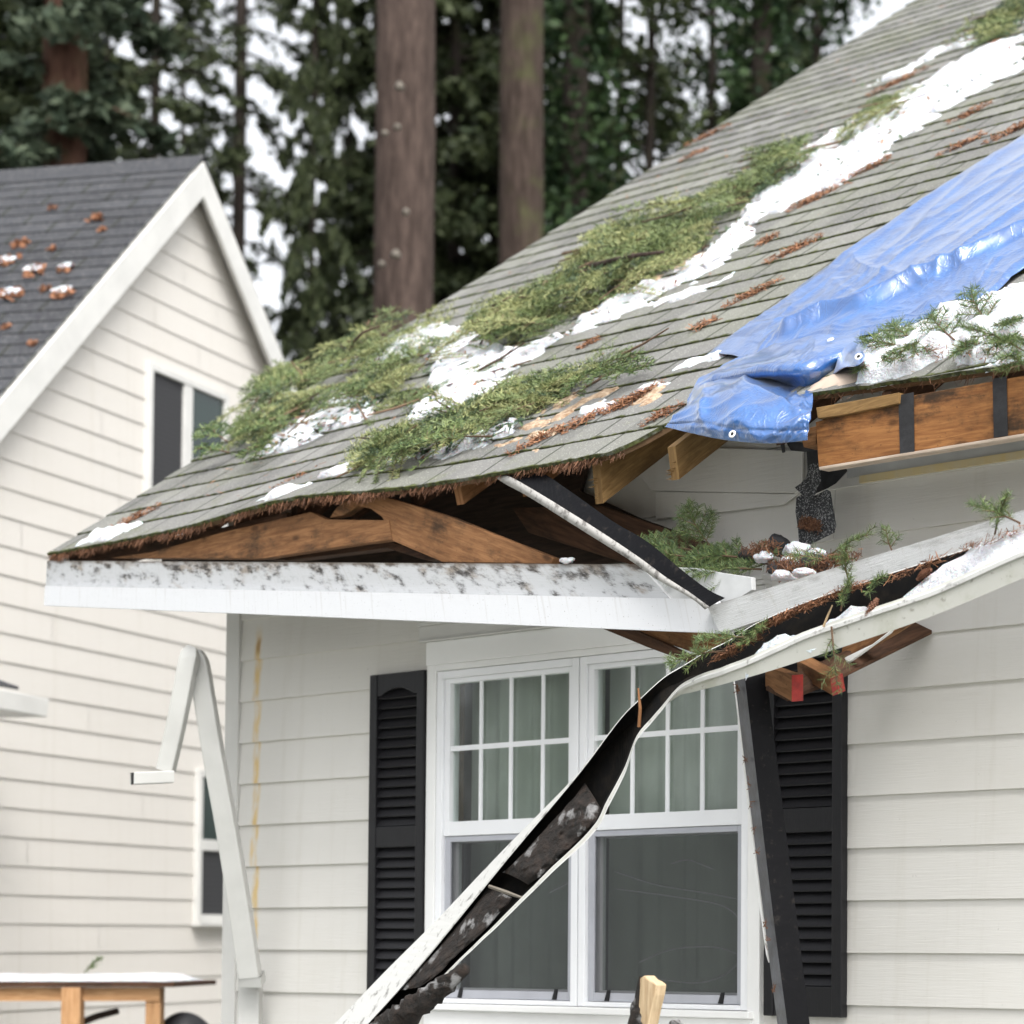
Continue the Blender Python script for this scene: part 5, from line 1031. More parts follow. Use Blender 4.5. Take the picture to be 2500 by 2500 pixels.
tag(slab('soffit_or_shade_board', [(385, 1335), (880, 1215), (1330, 1135), (1440, 1108), (1415, 1198), (1560, 1265), (1721, 1322), (1770, 1350), (1300, 1392), (400, 1392)], .055, .02, MT['eave_shade_wood'], grain=(1, 0, 0)), 'dark brown panel standing in for the shade under the left half of the eave', 'board')  # dark panel added over the siding to give the eave its shade
tag(slab('sub_fascia', [(121, 1360), (540, 1288), (700, 1250), (700, 1275), (540, 1312), (290, 1376), (121, 1376)], .47, .03, MT['wood_dark'], grain=(1, 0, 0)), 'dark eave board behind the needle fringe at the left corner', 'board')
# black and white drip edge flashing
top = [(1225, 1160, .50), (1275, 1152, .50), (1323, 1155, .52), (1390, 1198, .56), (1493, 1271, .58), (1581, 1323, .60), (1669, 1395, .62), (1730, 1440, .63), (1770, 1460, .63)]
fold = [(1220, 1163, .53), (1245, 1164, .54), (1307, 1198, .56), (1411, 1262, .60), (1490, 1313, .61), (1566, 1364, .62), (1625, 1408, .63), (1685, 1447, .64), (1733, 1482, .645)]
bot = [(1211, 1166, .53), (1235, 1182, .54), (1290, 1212, .56), (1390, 1275, .60), (1470, 1325, .61), (1545, 1372, .62), (1600, 1412, .63), (1690, 1462, .64), (1722, 1488, .645)]
a, b, c = [catmull([Wd(*q) for q in L_], 60) for L_ in (top, fold, bot)]
wv = (fbm(np.linspace(0, 6, 60), np.zeros(60), 91) - .5)[:, None] * .012; b = b + np.array([0, -1, .3]) * wv
fl_ = thing('flashing', 'bent black and white drip edge flashing hanging from the eave', 'flashing', Wd(1480, 1280, .6))
m2 = MB(); m2.grid(np.stack([a, b])); o = build(m2, 'black_face', MT['black_metal'], fl_, recalc=False); o.modifiers.new('t', 'SOLIDIFY').thickness = .002
m2 = MB(); m2.grid(np.stack([b + np.array([0, -.001, 0]), c])); o = build(m2, 'white_lip', MT['flash_white'], fl_, smooth=True, recalc=False); o.modifiers.new('t', 'SOLIDIFY').thickness = .002
# leaning black strip right of the window
a = [Wd(1794, 1655, .50), Wd(1801, 1720, .50), Wd(1860, 2200, .47), Wd(1898, 2500, .45), Wd(1925, 2700, .44)]
b = [Wd(1818, 1655, .54), Wd(1826, 1720, .54), Wd(1883, 2200, .51), Wd(1922, 2500, .49), Wd(1949, 2700, .48)]
c = [Wd(1872, 1640, .47), Wd(1880, 1720, .47), Wd(1940, 2200, .44), Wd(1977, 2500, .42), Wd(2002, 2700, .41)]
a, b, c = [catmull(q, 40) for q in (a, b, c)]; bp = thing('metal_strip', 'tall black metal strip leaning in front of the right shutter', 'metal strip', Wd(1925, 2700, .45))
m2 = MB(); m2.grid(np.stack([a, b])); o = build(m2, 'narrow_face', MT['strip_edge_lit'], bp, recalc=False); o.modifiers.new('t', 'SOLIDIFY').thickness = .003
m2 = MB(); m2.grid(np.stack([b + np.array([.0005, 0, 0]), c])); o = build(m2, 'wide_face', MT['black_metal'], bp, recalc=False); o.modifiers.new('t', 'SOLIDIFY').thickness = .003
m2 = MB(); rg = np.random.RandomState(5)
V = []
for i in range(17):
    s = int(rg.uniform(8, 38)); p = a[s] * .6 + b[s] * .4 + np.array([0, -.004, 0]); V.append(needle_clump(p, np.array([0, 0, 1.0]), np.array([1.0, 0, 0]), np.array([0, -1.0, 0]), rg.uniform(.008, .035), .007, int(rg.uniform(4, 14)), 40 + i, .022, .0011, .008))
V = np.concatenate(V); tag(mesh_obj('needle_litter', V, np.arange(len(V)).reshape(-1, 4), MT['needle_rust']), 'dead needles stuck along the edge of the tall black strip', 'needles', kind='stuff')
m2 = MB(); m2.prism([Wd(1790, 1658, .47), Wd(1800, 1720, .47), Wd(1850, 2140, .45), Wd(1876, 2350, .44), (Wd(1870, 2330, .44)), Wd(1836, 2080, .45), Wd(1812, 1850, .46)], (0, .006, 0)); tag(build(m2, 'wood_splinter', MT['trim_white']), 'long white splinter along the left side of the black strip', 'splinter')
# fallen soffit panel and red ended lumber under the gutter
sp_ = MB(); P = [Wd(1870, 1676, .52), Wd(1923, 1703, .56), Wd(2020, 1665, .42), Wd(2150, 1600, .24), Wd(2275, 1539, .02), Wd(2226, 1515, .03), Wd(2100, 1572, .26)]
sp_.prism(P, (0, 0, -.012)); o = build(sp_, 'soffit_or_shade_board', MT['wood_dark']); uvproj(o, P[4] - P[1]); tag(o, 'brown soffit panel wedged between the gutter and the right wall', 'board')
def lumber(f, e, red, label, grain):
    o = MB(); o.prism([Wd(*q) for q in f], grain); t = build(o, 'lumber', MT['wood_orange'], bevel=.002); uvproj(t, np.array(Wd(*f[1])) - np.array(Wd(*f[0])))
    return tag(t, label, 'lumber')
# block A: box from front-left to red end
A0 = [Wd(1868, 1626, .50), Wd(1868, 1676, .50), Wd(1932, 1712, .60), Wd(1932, 1648, .60)]
m2 = MB(); ext = Wd(1959, 1650, .575) - Wd(1932, 1652, .60)
m2.prism(A0, ext); o = build(m2, 'lumber', [MT['wood_orange'], MT['red_paint']], bevel=.002); uvproj(o, A0[2] - A0[1])
e2 = [A0[2] + (A0[2] - A0[1]) * .01, A0[3] + (A0[3] - A0[0]) * .01]; m3 = MB(); m3.prism([e2[0], e2[1], e2[1] + ext, e2[0] + ext], (A0[2] - A0[1]) / np.linalg.norm(A0[2] - A0[1]) * .004); build(m3, 'painted_end', MT['red_paint'], o)
tag(o, 'short lumber block with a red painted end, left of the two under the gutter', 'lumber')
B0 = [Wd(1945, 1612, .40), Wd(1948, 1650, .40), Wd(2032, 1698, .55), Wd(2025, 1655, .55)]
m2 = MB(); ext = Wd(2062, 1650, .52) - Wd(2032, 1662, .55); m2.prism(B0, ext); o = build(m2, 'lumber', [MT['wood_orange']], bevel=.002); uvproj(o, B0[2] - B0[1])
e2 = [B0[2] + (B0[2] - B0[1]) * .01, B0[3] + (B0[3] - B0[0]) * .01]; m3 = MB(); m3.prism([e2[0], e2[1], e2[1] + ext, e2[0] + ext], (B0[2] - B0[1]) / np.linalg.norm(B0[2] - B0[1]) * .004); build(m3, 'painted_end', MT['red_paint'], o)
tag(o, 'lumber stick with a red painted end, right of the two under the gutter', 'lumber')
tag(slab('plank', [(1962, 1660), (1990, 1640), (2130, 1572), (2180, 1534), (2172, 1545), (2110, 1590), (2040, 1640), (1968, 1668)], .33, .012, MT['trim_white']), 'thin white strip lying on the wedged soffit panel', 'board')
tag(slab('plank', [(2056, 1580), (2180, 1528), (2230, 1512), (2180, 1545), (2100, 1590), (2050, 1625)], .30, .03, MT['wood_orange'], grain=(1, 0, .3)), 'reddish brown plank under the gutter behind the hanging sprig', 'board')
tag(slab('plank', [(1790, 1545), (1850, 1520), (1862, 1528), (1800, 1560)], .56, .02, MT['black_metal']), 'small bent black metal scrap between trim and gutter', 'scrap')

# ------------------------------------------------------------------ gutter
ST = [ # A front lip, B front bottom, D back bottom, E back top : (px, py, d)
 ((2740, 1250, .75), (2740, 1316, .745), (2740, 1300, .64), (2740, 1208, .625)),
 ((2500, 1345, .75), (2500, 1411, .745), (2500, 1385, .64), (2500, 1296, .625)),
 ((2257, 1448, .75), (2266, 1508, .745), (2262, 1470, .64), (2257, 1372, .625)),
 ((2024, 1528, .75), (2024, 1591, .745), (2015, 1560, .64), (2005, 1455, .625)),
 ((1870, 1590, .75), (1880, 1638, .745), (1865, 1612, .64), (1852, 1518, .625)),
 ((1760, 1633, .75), (1775, 1668, .735), (1765, 1640, .64), (1785, 1560, .63)),
 ((1690, 1662, .75), (1690, 1690, .73), (1690, 1650, .64), (1725, 1590, .64)),
 ((1654, 1684, .75), (1655, 1700, .72), (1660, 1665, .65), (1672, 1622, .66)),
 ((1610, 1738, .76), (1606, 1740, .70), (1608, 1690, .66), (1622, 1652, .68)),
 ((1556, 1805, .77), (1548, 1806, .69), (1560, 1750, .65), (1566, 1702, .70)),
 ((1525, 1883, .78), (1515, 1884, .68), (1515, 1790, .64), (1514, 1754, .72)),
 ((1483, 1966, .80), (1470, 1968, .69), (1440, 1860, .66), (1432, 1862, .74)),
 ((1450, 2028, .81), (1436, 2030, .70), (1352, 1950, .68), (1362, 1948, .76)),
 ((1338, 2137, .84), (1322, 2140, .73), (1212, 2092, .71), (1246, 2085, .79)),
 ((1214, 2261, .87), (1196, 2265, .76), (1066, 2246, .74), (1120, 2240, .82)),
 ((1110, 2359, .90), (1090, 2364, .79), (936, 2376, .77), (1012, 2372, .85)),
 ((985, 2480, .93), (962, 2486, .82), (805, 2512, .80), (898, 2500, .88)),
 ((800, 2660, .97), (775, 2668, .86), (610, 2710, .84), (715, 2690, .92)),
 ((640, 2815, 1.0), (612, 2824, .89), (440, 2880, .87), (550, 2850, .95))]
prof = [catmull([Wd(*s[k]) for s in ST], 140) for k in range(4)]
A, B, Dp, E = prof
lip = A + (E - A) / np.linalg.norm(E - A, axis=1)[:, None] * .014 + (A - B) * .02
bend = (fbm(np.linspace(0, 16, 140), np.zeros(140), 95) - .5)[:, None] * np.array([.012, -.012, .012])
A = A + bend; lip = lip + bend
sec = np.stack([lip, A, A * .5 + B * .5, B, Dp, E], 0)
cen = (A + B + Dp + E) / 4
nr = np.cross(np.gradient(sec, axis=1), np.gradient(sec, axis=0)); nr /= np.linalg.norm(nr, axis=-1)[..., None] + 1e-9
inn = cen[None] - sec; inn = sec + inn / (np.linalg.norm(inn, axis=-1)[..., None] + 1e-9) * .0045
gut = thing('gutter', 'twisted white gutter torn from the eave and bent down across the window', 'gutter', Wd(1650, 1680, .72))
m2 = MB(); m2.grid(sec[1:4]); m2.grid(np.stack([sec[0], sec[1]])); m2.grid(sec[3:5]); o = build(m2, 'outer_face', MT['gutter_paint'], gut, recalc=False, smooth=False)
m2 = MB(); m2.grid(sec[4:6]); build(m2, 'back_face', MT['gutter_weathered'], gut, recalc=False)
outv = np.cross(np.gradient(A, axis=0), E - A); outv = (A - E) / np.linalg.norm(A - E, axis=1)[:, None]; dnv = (B - A) / np.linalg.norm(B - A, axis=1)[:, None]
m2 = MB(); m2.grid(np.stack([A + outv * .001 - dnv * .001, A + outv * .009, A + outv * .010 + dnv * .011, A + outv * .001 + dnv * .013])); build(m2, 'lip_bead', MT['gutter_weathered'], gut, recalc=False)
m2 = MB(); m2.grid(inn[1:]); build(m2, 'inside', MT['gutter_inside'], gut, recalc=False, smooth=False)
m2 = MB(); m2.grid(np.stack([sec[5], inn[5]])); m2.grid(np.stack([inn[0], inn[1]])); m2.grid(np.stack([sec[0], inn[0]])); build(m2, 'rolled_lip', MT['gutter_weathered'], gut, recalc=False)
# gutter contents
def gutter_fill(i0, i1, f0, f1, rise, m, label, seed, cat, name='snow_patch', depth=.004):
    ii = np.arange(i0, i1); n = len(ii); k = 16; rg = np.random.RandomState(seed); G = []
    lenp = np.cumsum(np.linalg.norm(np.gradient(A, axis=0), axis=1))
    for a in np.linspace(0, 1, k):
        w = f0 + (f1 - f0) * a; base_ = A[ii] * (1 - w) + E[ii] * w; end = np.clip(np.minimum(ii - i0, i1 - 1 - ii) / 6.0, 0, 1) ** .6; w = f0 + (f1 - f0) * a * np.clip(end * (.6 + .8 * fbm(lenp[ii] * 9, np.full(n, 3.1), seed + 8, 3)), .02, 1)[:, None]; base_ = A[ii] * (1 - w) + E[ii] * w
        nz = fbm(lenp[ii] * 26, np.full(n, a * 3.2), seed, 3)
        up = np.array([0, 0, 1.0]); hh = (-depth + rise * math.sin(math.pi * a) * (.4 + 1.2 * nz)) * end - .04 * (1 - end) + (-.02 if a in (0., 1.) else 0) + .045 * (nz - .5)
        ed = (fbm(lenp[ii] * 12, np.full(n, 7.7), seed + 2, 3) - .5) * .05 * a
        G.append(base_ + up * hh[:, None] + (E[ii] - A[ii]) / np.linalg.norm(E[ii] - A[ii], axis=1)[:, None] * ed[:, None])
    m3 = MB(); m3.grid(np.array(G)); o = build(m3, name, MT[m], smooth=True, recalc=False); return tag(o, label, cat), np.array(G)
def gi(px): return int(np.argmin([abs(PX + F * ((p - CAM) @ RV) / ((p - CAM) @ FW) - px) if q < 75 else 1e9 for q, p in enumerate(A)]))
_, Gs = gutter_fill(gi(2700), gi(2150), .04, .80, .03, 'snow', 'snow filling the right end of the hanging gutter', 81, 'snow')
gutter_fill(gi(2190), gi(1960), .04, .62, .03, 'snow', 'snow with cones in the middle of the hanging gutter', 83, 'snow')
gutter_fill(gi(1985), gi(1800), .04, .45, .025, 'snow', 'snow along the gutter lip beside the rusty needles', 85, 'snow')
def gpt(px, w, up=0.0):
    i = gi(px); return A[i] * (1 - w) + E[i] * w + np.array([0, 0, up])
gd = lambda px: (A[max(gi(px) - 3, 0)] - A[gi(px) + 3]) / np.linalg.norm(A[max(gi(px) - 3, 0)] - A[gi(px) + 3])
ni = 0
for px, w, up, a, n, lab in [(1990, .40, .025, .15, 380, 'largest pile of rusty needles in the gutter'), (1905, .42, .02, .11, 260, 'rusty needle pile in the gutter left of the largest pile'), (2085, .55, .02, .10, 260, 'rusty needles around the cones in the gutter'), (1770, .3, .0, .08, 200, 'rusty needles near the gutter kink'), (2280, .62, .01, .07, 90, 'thin rusty needles in the right part of the gutter'), (2365, .5, .03, .10, 70, 'rusty needles on the gutter snow near the right picture edge'), (2450, .35, .03, .10, 60, 'rusty needles at the far right end of the gutter snow'), (2210, .35, .03, .09, 80, 'rusty needles on the gutter snow right of the standing cone'), (1815, .3, .01, .10, 200, 'rusty needles beside the sprig in the gutter')]:
    V = needle_clump(gpt(px, w, up), gd(px), np.array([0, 1., .3]), np.array([0, -.2, 1.]), a, .03, n, 600 + ni, .034, .0011, .022); ni += 1
    tag(mesh_obj('needle_clump', V, np.arange(len(V)).reshape(-1, 4), MT['needle_brown']), lab, 'needles')
SG = [(1770, .18, .04, (-1, -.35, -.15), .20, 60, 'green fir sprig drooping over the gutter lip at the kink'), (1845, .25, .03, (-1, -.2, .05), .22, 61, 'green fir sprig lying in the gutter left of the needle pile'), (1800, .3, .03, (1, -.3, .3), .14, 62, 'small fir sprig in the gutter beside the drooping one'), (2095, .60, .05, (.1, -.2, 1), .11, 63, 'upright fir tip in the gutter against the speckled fascia'), (2050, .12, .02, (.6, -.3, .8), .12, 64, 'fir tip rising over the gutter lip above the hanging twig'), (2440, .5, .05, (.5, -.3, .6), .14, 65, 'fir sprig near the right end of the gutter'), (2500, .4, .06, (-.6, -.3, .3), .16, 66, 'fir sprig at the right picture edge in the gutter'), (2120, .25, .03, (1, -.2, .5), .10, 67, 'tiny fir sprig beside the cone in the gutter')]
for px, w, up, d, L, sd_, lab in SG: put_sprig('fir_branch', lab, gpt(px, w, up), d, np.array([0, -.6, 1.]), sd_, 1.0, L=L, tw=7, nl=.024, nw=.0017, sp=.0022, flat_=.6)
put_sprig('fir_branch', 'thin fir twig hanging down in front of the gutter', Wd(2030, 1530, .765), Wd(2035, 1675, .765) - Wd(2030, 1530, .765), np.array([0, -1., 0]), 68, 1.0, L=.20, tw=4, nl=.022, nw=.0015, sp=.0035, flat_=.5)
def cone(p, d, L, label):
    m3 = MB(); d = np.array(d, float); d /= np.linalg.norm(d); R = frame(d, np.array([0, 0, 1.])); V = []; Fq = []
    m3.tube([p, p + d * L * .5, p + d * L], [L * .10, L * .16, L * .06], 7)
    for i in range(70):
        s = i / 70; a = i * 2.4; r_ = L * .20 * math.sin(math.pi * (.12 + .82 * s)) ** .8; rd = R[:, 1] * math.cos(a) + R[:, 2] * math.sin(a); tn = -R[:, 1] * math.sin(a) + R[:, 2] * math.cos(a)
        c = p + d * L * s + rd * r_ * .5; m3.add([c - tn * L * .03, c + tn * L * .03, c + rd * r_ * .6 + tn * L * .07 + d * L * .07, c + rd * r_ * .7 + d * L * .10, c + rd * r_ * .6 - tn * L * .07 + d * L * .07], [(0, 1, 2, 3, 4)])
    tag(build(m3, 'fir_cone', MT['cone'], recalc=False), label, 'cone')
cone(gpt(2155, .12, .02), (-.45, -.2, -.75), .065, 'brown cone standing tilted on the gutter snow')
cone(gpt(2245, .30, .02), (1, -.1, .45), .06, 'brown cone lying in the gutter below the speckled fascia')
cone(Rf(1525, 728, .02), (.6, .2, .4), .05, 'brown cone on the snow below the main branch heap')
m2 = MB(); m2.tube([Wd(1560, 1775, .76), Wd(1563, 1730, .765), Wd(1558, 1680, .765)], [.006, .0055, .003], 6); tag(build(m2, 'bare_twig', MT['wood_orange']), 'reddish stick standing in the bent part of the gutter', 'twig')
m2 = MB(); m2.tube([Wd(2010, 1530, .76), Wd(2022, 1500, .76), Wd(2032, 1478, .765)], [.004, .0035, .002], 5); tag(build(m2, 'wood_splinter', MT['wood_fresh']), 'pale splinter standing among the rusty needles in the gutter', 'splinter')
m2 = MB(); m2.tube([Wd(1195, 2164, .83), Wd(1235, 2178, .83), Wd(1275, 2192, .83)], [.007, .008, .005], 6); tag(build(m2, 'bare_twig', MT['knot']), 'pale stick lying across the bark in the lower gutter', 'twig')
# bark in the lower gutter
def rough(name, pts, rad, m, label, cat, seed, amp=.35, squash=None):
    rg = random.Random(seed); P = catmull(pts, 26); r_ = np.interp(np.linspace(0, 1, 26), np.linspace(0, 1, len(rad)), rad); m3 = MB(); m3.tube(P, list(r_), 14, jit=amp, rng=rg); return tag(build(m3, name, MT[m], smooth=True), label, cat)
mid = lambda i, w, d: A[i] * (1 - w) + E[i] * w + np.array([0, d, 0])
def gl(py): return int(np.argmin([abs(PY - F * ((p - CAM) @ UPV) / ((p - CAM) @ FW) - py) + (1e9 if q < 75 else 0) for q, p in enumerate(A)]))
def trough(y0, y1, f0, f1, dep, label, seed):
    ii = np.arange(gl(y0), gl(y1)); n = len(ii); inw = cen[ii] - (A[ii] + E[ii]) / 2; inw /= np.linalg.norm(inw, axis=1)[:, None]; lp = np.cumsum(np.linalg.norm(np.gradient(A, axis=0), axis=1))[ii]
    ls = np.linspace(lp[0], lp[-1], n * 6); up_ = lambda X_: np.stack([np.interp(ls, lp, X_[:, k_]) for k_ in range(3)], 1); Ai, Ei, Ii = up_(A[ii]), up_(E[ii]), up_(inw); n = len(ls); G = []; tp_ = np.clip(np.minimum(np.arange(n), n - 1 - np.arange(n)) / 10.0, 0, 1)[:, None]
    for a in np.linspace(0, 1, 30):
        w = f0 + (f1 - f0) * a + .10 * (fbm(ls * 9, np.full(n, a * .5), seed + 5, 3)[:, None] - .5); nz = fbm(ls * 22, np.full(n, a * 4.0), seed, 4)[:, None]; rim = abs(2 * a - 1) ** 4
        G.append(Ai * (1 - w) + Ei * w + Ii * (dep - .045 * (nz - .4) + .03 * rim + .05 * (1 - tp_)))
    m3 = MB(); m3.grid(np.array(G)); tag(build(m3, 'bark_slab', MT['bark_debris'], smooth=True, recalc=False), label, 'bark')
trough(1985, 2185, .06, .74, .035, 'dark bark slab with pale patches inside the lower gutter', 7)
trough(2200, 2420, .08, .78, .045, 'second dark bark slab lower in the gutter, under the pale stick', 8)
rough('bark_stick', [Wd(1140, 2362, .90), Wd(1080, 2410, .92), Wd(1000, 2470, .93), Wd(920, 2530, .94)], [.018, .034, .045, .05], 'bark_debris', 'broken bark stick poking out of the lower gutter beside the window sill', 'stick', 9, .25)

# fir branch, snow and litter lying in the eave break
BR = [((1700, 1345, .42), (1600, 1325, .45), .24, 90), ((1760, 1370, .44), (1620, 1380, .48), .26, 91), ((1740, 1340, .40), (1710, 1280, .42), .18, 92), ((1830, 1375, .42), (1740, 1345, .42), .22, 93), ((1860, 1390, .44), (1700, 1385, .5), .28, 94), ((1900, 1385, .42), (1800, 1350, .40), .2, 95), ((1800, 1360, .46), (1680, 1350, .47), .2, 98), ((1690, 1362, .45), (1610, 1350, .5), .17, 99)]
LB = ['fir sprig pointing left behind the bent flashing', 'lowest fir sprig resting on the broken board end', 'upright yellow green fir tip in the eave break', 'fir sprig in the middle of the eave break', 'long fir sprig drooping over the broken board end', 'dark fir sprig beside the snow lumps in the eave break', 'short fir sprig over the broken board end, nearest the dark bark lump', 'short fir sprig tucked against the bent flashing']
for (p, q, L, s), lb in zip(BR, LB): put_sprig('fir_branch', lb, Wd(*p), Wd(*q) - Wd(*p), np.array([.1, -.7, .8]), s, 1.0, L=L, tw=11, nl=.024, nw=.0019, sp=.0016, flat_=.55)
for (p, q, L, s), lb in zip([((2010, 1370, .42), (2130, 1310, .40), .2, 96), ((2180, 1350, .42), (2175, 1318, .42), .09, 97), ((2040, 1375, .42), (2000, 1365, .45), .16, 98)], ['low dark fir twig behind the speckled fascia', 'small fir tip standing behind the speckled fascia', 'dark fir litter sprig right of the snow lumps']): put_sprig('fir_branch', lb, Wd(*p), Wd(*q) - Wd(*p), np.array([.1, -.7, .8]), s, 1.0, L=L, tw=6, nl=.022, nw=.0016, sp=.0026, flat_=.5)
def lump(p, r_, label, seed, m='snow', name='snow_lump', sq=.7, cat='snow'):
    rg = np.random.RandomState(seed); bm = bmesh.new(); bmesh.ops.create_icosphere(bm, subdivisions=3, radius=1.0)
    for v in bm.verts:
        c = np.array(v.co); A1 = lambda f, q: fbm(np.array([c[0] * f + c[2] * f * .7 + q + seed * 3.1]), np.array([c[1] * f - c[2] * f * .6 + q]), seed, 2)[0]
        v.co = Vector(c * (0.35 + .8 * A1(1.1, 9) + .55 * A1(2.6, 3) ** 1.5)) * r_; v.co.z *= sq
    me = bpy.data.meshes.new(name); bm.to_mesh(me); bm.free(); me.materials.append(MT[m]); me.polygons.foreach_set('use_smooth', np.ones(len(me.polygons), bool)); o = bpy.data.objects.new(name, me); COL.objects.link(o); o.location = p; return tag(o, label, cat)
for i, (x, y, d, r_, lb) in enumerate([(1865, 1362, .44, .032, 'round snow lump right of the fir sprigs in the eave break'), (1940, 1345, .38, .05, 'tall snow lump under the hanging shingle'), (1995, 1352, .37, .03, 'small snow lump at the foot of the hanging shingle'), (1925, 1375, .40, .035, 'snow lump below the tall one'), (2045, 1362, .38, .014, 'tiny snow lump right of the hanging shingle'), (1910, 1408, .50, .045, 'flat snow slab just behind the speckled fascia'), (1960, 1398, .50, .04, 'snow slab beside the flat one, behind the fascia top'), (1385, 1368, .545, .03, 'little snow heap on top of the stained fascia')]): lump(Wd(x, y, d), r_, lb, 20 + i, sq=.62 if i < 5 else .42)
for i, (x, y, d, r_, lb) in enumerate([(1820, 1362, .42, .038, 'dark bark lump among the fir sprigs'), (1900, 1335, .30, .05, 'dark debris lump behind the snow under the shingle'), (1905, 1390, .42, .04, 'dark debris lump between snow slabs'), (1985, 1385, .40, .05, 'dark needle lump right of the snow')]): lump(Wd(x, y, d), r_, lb, 40 + i, 'felt', 'debris_lump', .8, 'debris')
V = np.concatenate([needle_clump(Wd(x, y, .42), np.array([1., 0, 0]), np.array([0, 0, 1.]), np.array([0, -1., 0]), .10, .03, 160, 800 + i, .03, .0014, .04) for i, (x, y) in enumerate([(1930, 1378), (2010, 1382), (1870, 1345), (2070, 1365), (1960, 1400)])])
tag(mesh_obj('needle_litter', V, np.arange(len(V)).reshape(-1, 4), MT['needle_rust']), 'loose needle litter behind the speckled fascia', 'needles', kind='stuff')
# hanging shingle scraps
def scrap(pts, d, label, curl=.03):
    P = [Wd(q[0], q[1], q[2] if len(q) > 2 else d) for q in pts]; m3 = MB(); m3.prism(P, (0, .004, 0)); o = build(m3, 'shingle_scrap', MT['shingle_loose']); return tag(o, label, 'shingle')
scrap([(1975, 1135), (1998, 1128), (2003, 1175), (1993, 1192), (1985, 1222), (1955, 1205), (1940, 1190), (1955, 1180), (1968, 1165)], .22, 'upper torn shingle scrap hanging below the orange board')
o = scrap([(1944, 1215), (1960, 1205), (1980, 1215), (2018, 1195), (2026, 1200), (2040, 1282), (2036, 1300), (1985, 1325), (1952, 1341), (1948, 1290), (1942, 1250)], .20, 'lower gray shingle scrap hanging point down with rusty needles on it')
V = needle_clump(Wd(1982, 1281, .212), np.array([.95, 0, -.3]), np.array([.3, 0, 1.]), np.array([0, -1., 0]), .060, .022, 420, 77, .022, .0012, .012); tag(mesh_obj('needle_clump', V, np.arange(len(V)).reshape(-1, 4), MT['needle_rust']), 'rusty needle clump on the hanging gray shingle', 'needles')

# ------------------------------------------------------------------ right roof piece: snow, branches, pale sheathing
roof_snow([(2000, 930), (2040, 910), (2100, 890), (2150, 880), (2120, 915), (2100, 940), (2060, 955), (1985, 960), (1970, 965)], 'x', .006, .012, .1, 411, .05, 'bare_sheathing', 'ply_pale')
bpy.data.objects['bare_sheathing']['label'] = 'pale bare sheathing at the torn tip of the right roof edge'; bpy.data.objects['bare_sheathing']['category'] = 'board'
roof_snow([(2110, 900), (2132, 868), (2180, 842), (2240, 826), (2300, 800), (2380, 770), (2440, 752), (2520, 735), (2600, 720), (2600, 870), (2500, 885), (2400, 905), (2345, 918), (2320, 880), (2280, 895), (2220, 925), (2130, 950), (2085, 948)], 'deep snow on the right roof edge above the bare orange board', .06, .012, .30, 421, .08)
roof_snow([(2430, 720), (2470, 700), (2520, 690), (2520, 708), (2470, 725)], 'small snow patch between tarp and right picture edge', .03, .012, .2, 431)
RB = [((2240, 835), (2170, 770), .22, .05, 'fir sprig standing up against the tarp edge'), ((2220, 850), (2150, 835), .17, .04, 'fir sprig beside the grommet flap'), ((2260, 830), (2160, 890), .26, .03, 'long lichen covered fir twig lying down on the snow'), ((2420, 800), (2395, 735), .22, .06, 'upright fir tuft near the right tarp corner'), ((2330, 830), (2300, 790), .18, .04, 'fir sprig in the middle of the right snow'), ((2350, 840), (2345, 880), .16, .04, 'fir sprig hanging toward the shingle edge on the snow'), ((2500, 830), (2430, 850), .26, .06, 'bluish fir sprig at the right picture edge'), ((2520, 870), (2450, 840), .24, .07, 'second bluish fir sprig at the right picture edge, lower one'), ((2480, 790), (2440, 800), .18, .05, 'fir sprig above the bluish ones'), ((2100, 895), (2105, 905), .08, .02, 'tiny fir tip below the grommet flap'), ((2500, 900), (2470, 885), .16, .05, 'brownish fir spray over the eave at the right edge')]
for i, ((x0, y0), (x1, y1), L, up, lb) in enumerate(RB): put_sprig('fir_branch', lb, Rf(x0, y0, .045), Rf(x1, y1, .045 + up) - Rf(x0, y0, .045), EN, 120 + i, 1.0, L=L, tw=9, nl=.026, nw=.0019, sp=.0024, flat_=.65)
V = np.concatenate([needle_clump(Rf(x, y, .03), EX, ET, EN, .2, .08, 60, 860 + i, .02, .0016, .03) for i, (x, y) in enumerate([(2280, 870), (2400, 860), (2460, 870), (2340, 800), (2200, 880)])])
tag(mesh_obj('needle_litter', V, np.arange(len(V)).reshape(-1, 4), MT['needle_rust']), 'dark needle crumbs scattered on the right snow', 'needles', kind='stuff')

# ------------------------------------------------------------------ bent downspout
dp = thing('downspout', 'bent gray downspout folded over at the house corner with its open end in the air', 'downspout', Wd(612, 2500, .12))
def rect_tube(m3, pts, w, t, mi=0, sd=(0.62, -0.78, 0)):
    P = [np.array(p, float) for p in pts]; rings = []
    for i, p in enumerate(P):
        d = P[min(i + 1, len(P) - 1)] - P[max(i - 1, 0)]; d /= np.linalg.norm(d); a = np.array(RV) - d * (RV @ d); a /= np.linalg.norm(a); b = np.cross(d, a); ww = w[i] if hasattr(w, '__len__') else w; tt_ = t[i] if hasattr(t, '__len__') else t
        rings.append([p + a * ww * .5 * s1 + b * tt_ * .5 * s2 for s1, s2 in ((-1, -1), (1, -1), (1, 1), (-1, 1))])
    m3.add([q for r_ in rings for q in r_], [(i * 4 + k, i * 4 + (k + 1) % 4, (i + 1) * 4 + (k + 1) % 4, (i + 1) * 4 + k) for i in range(len(P) - 1) for k in range(4)], mi)
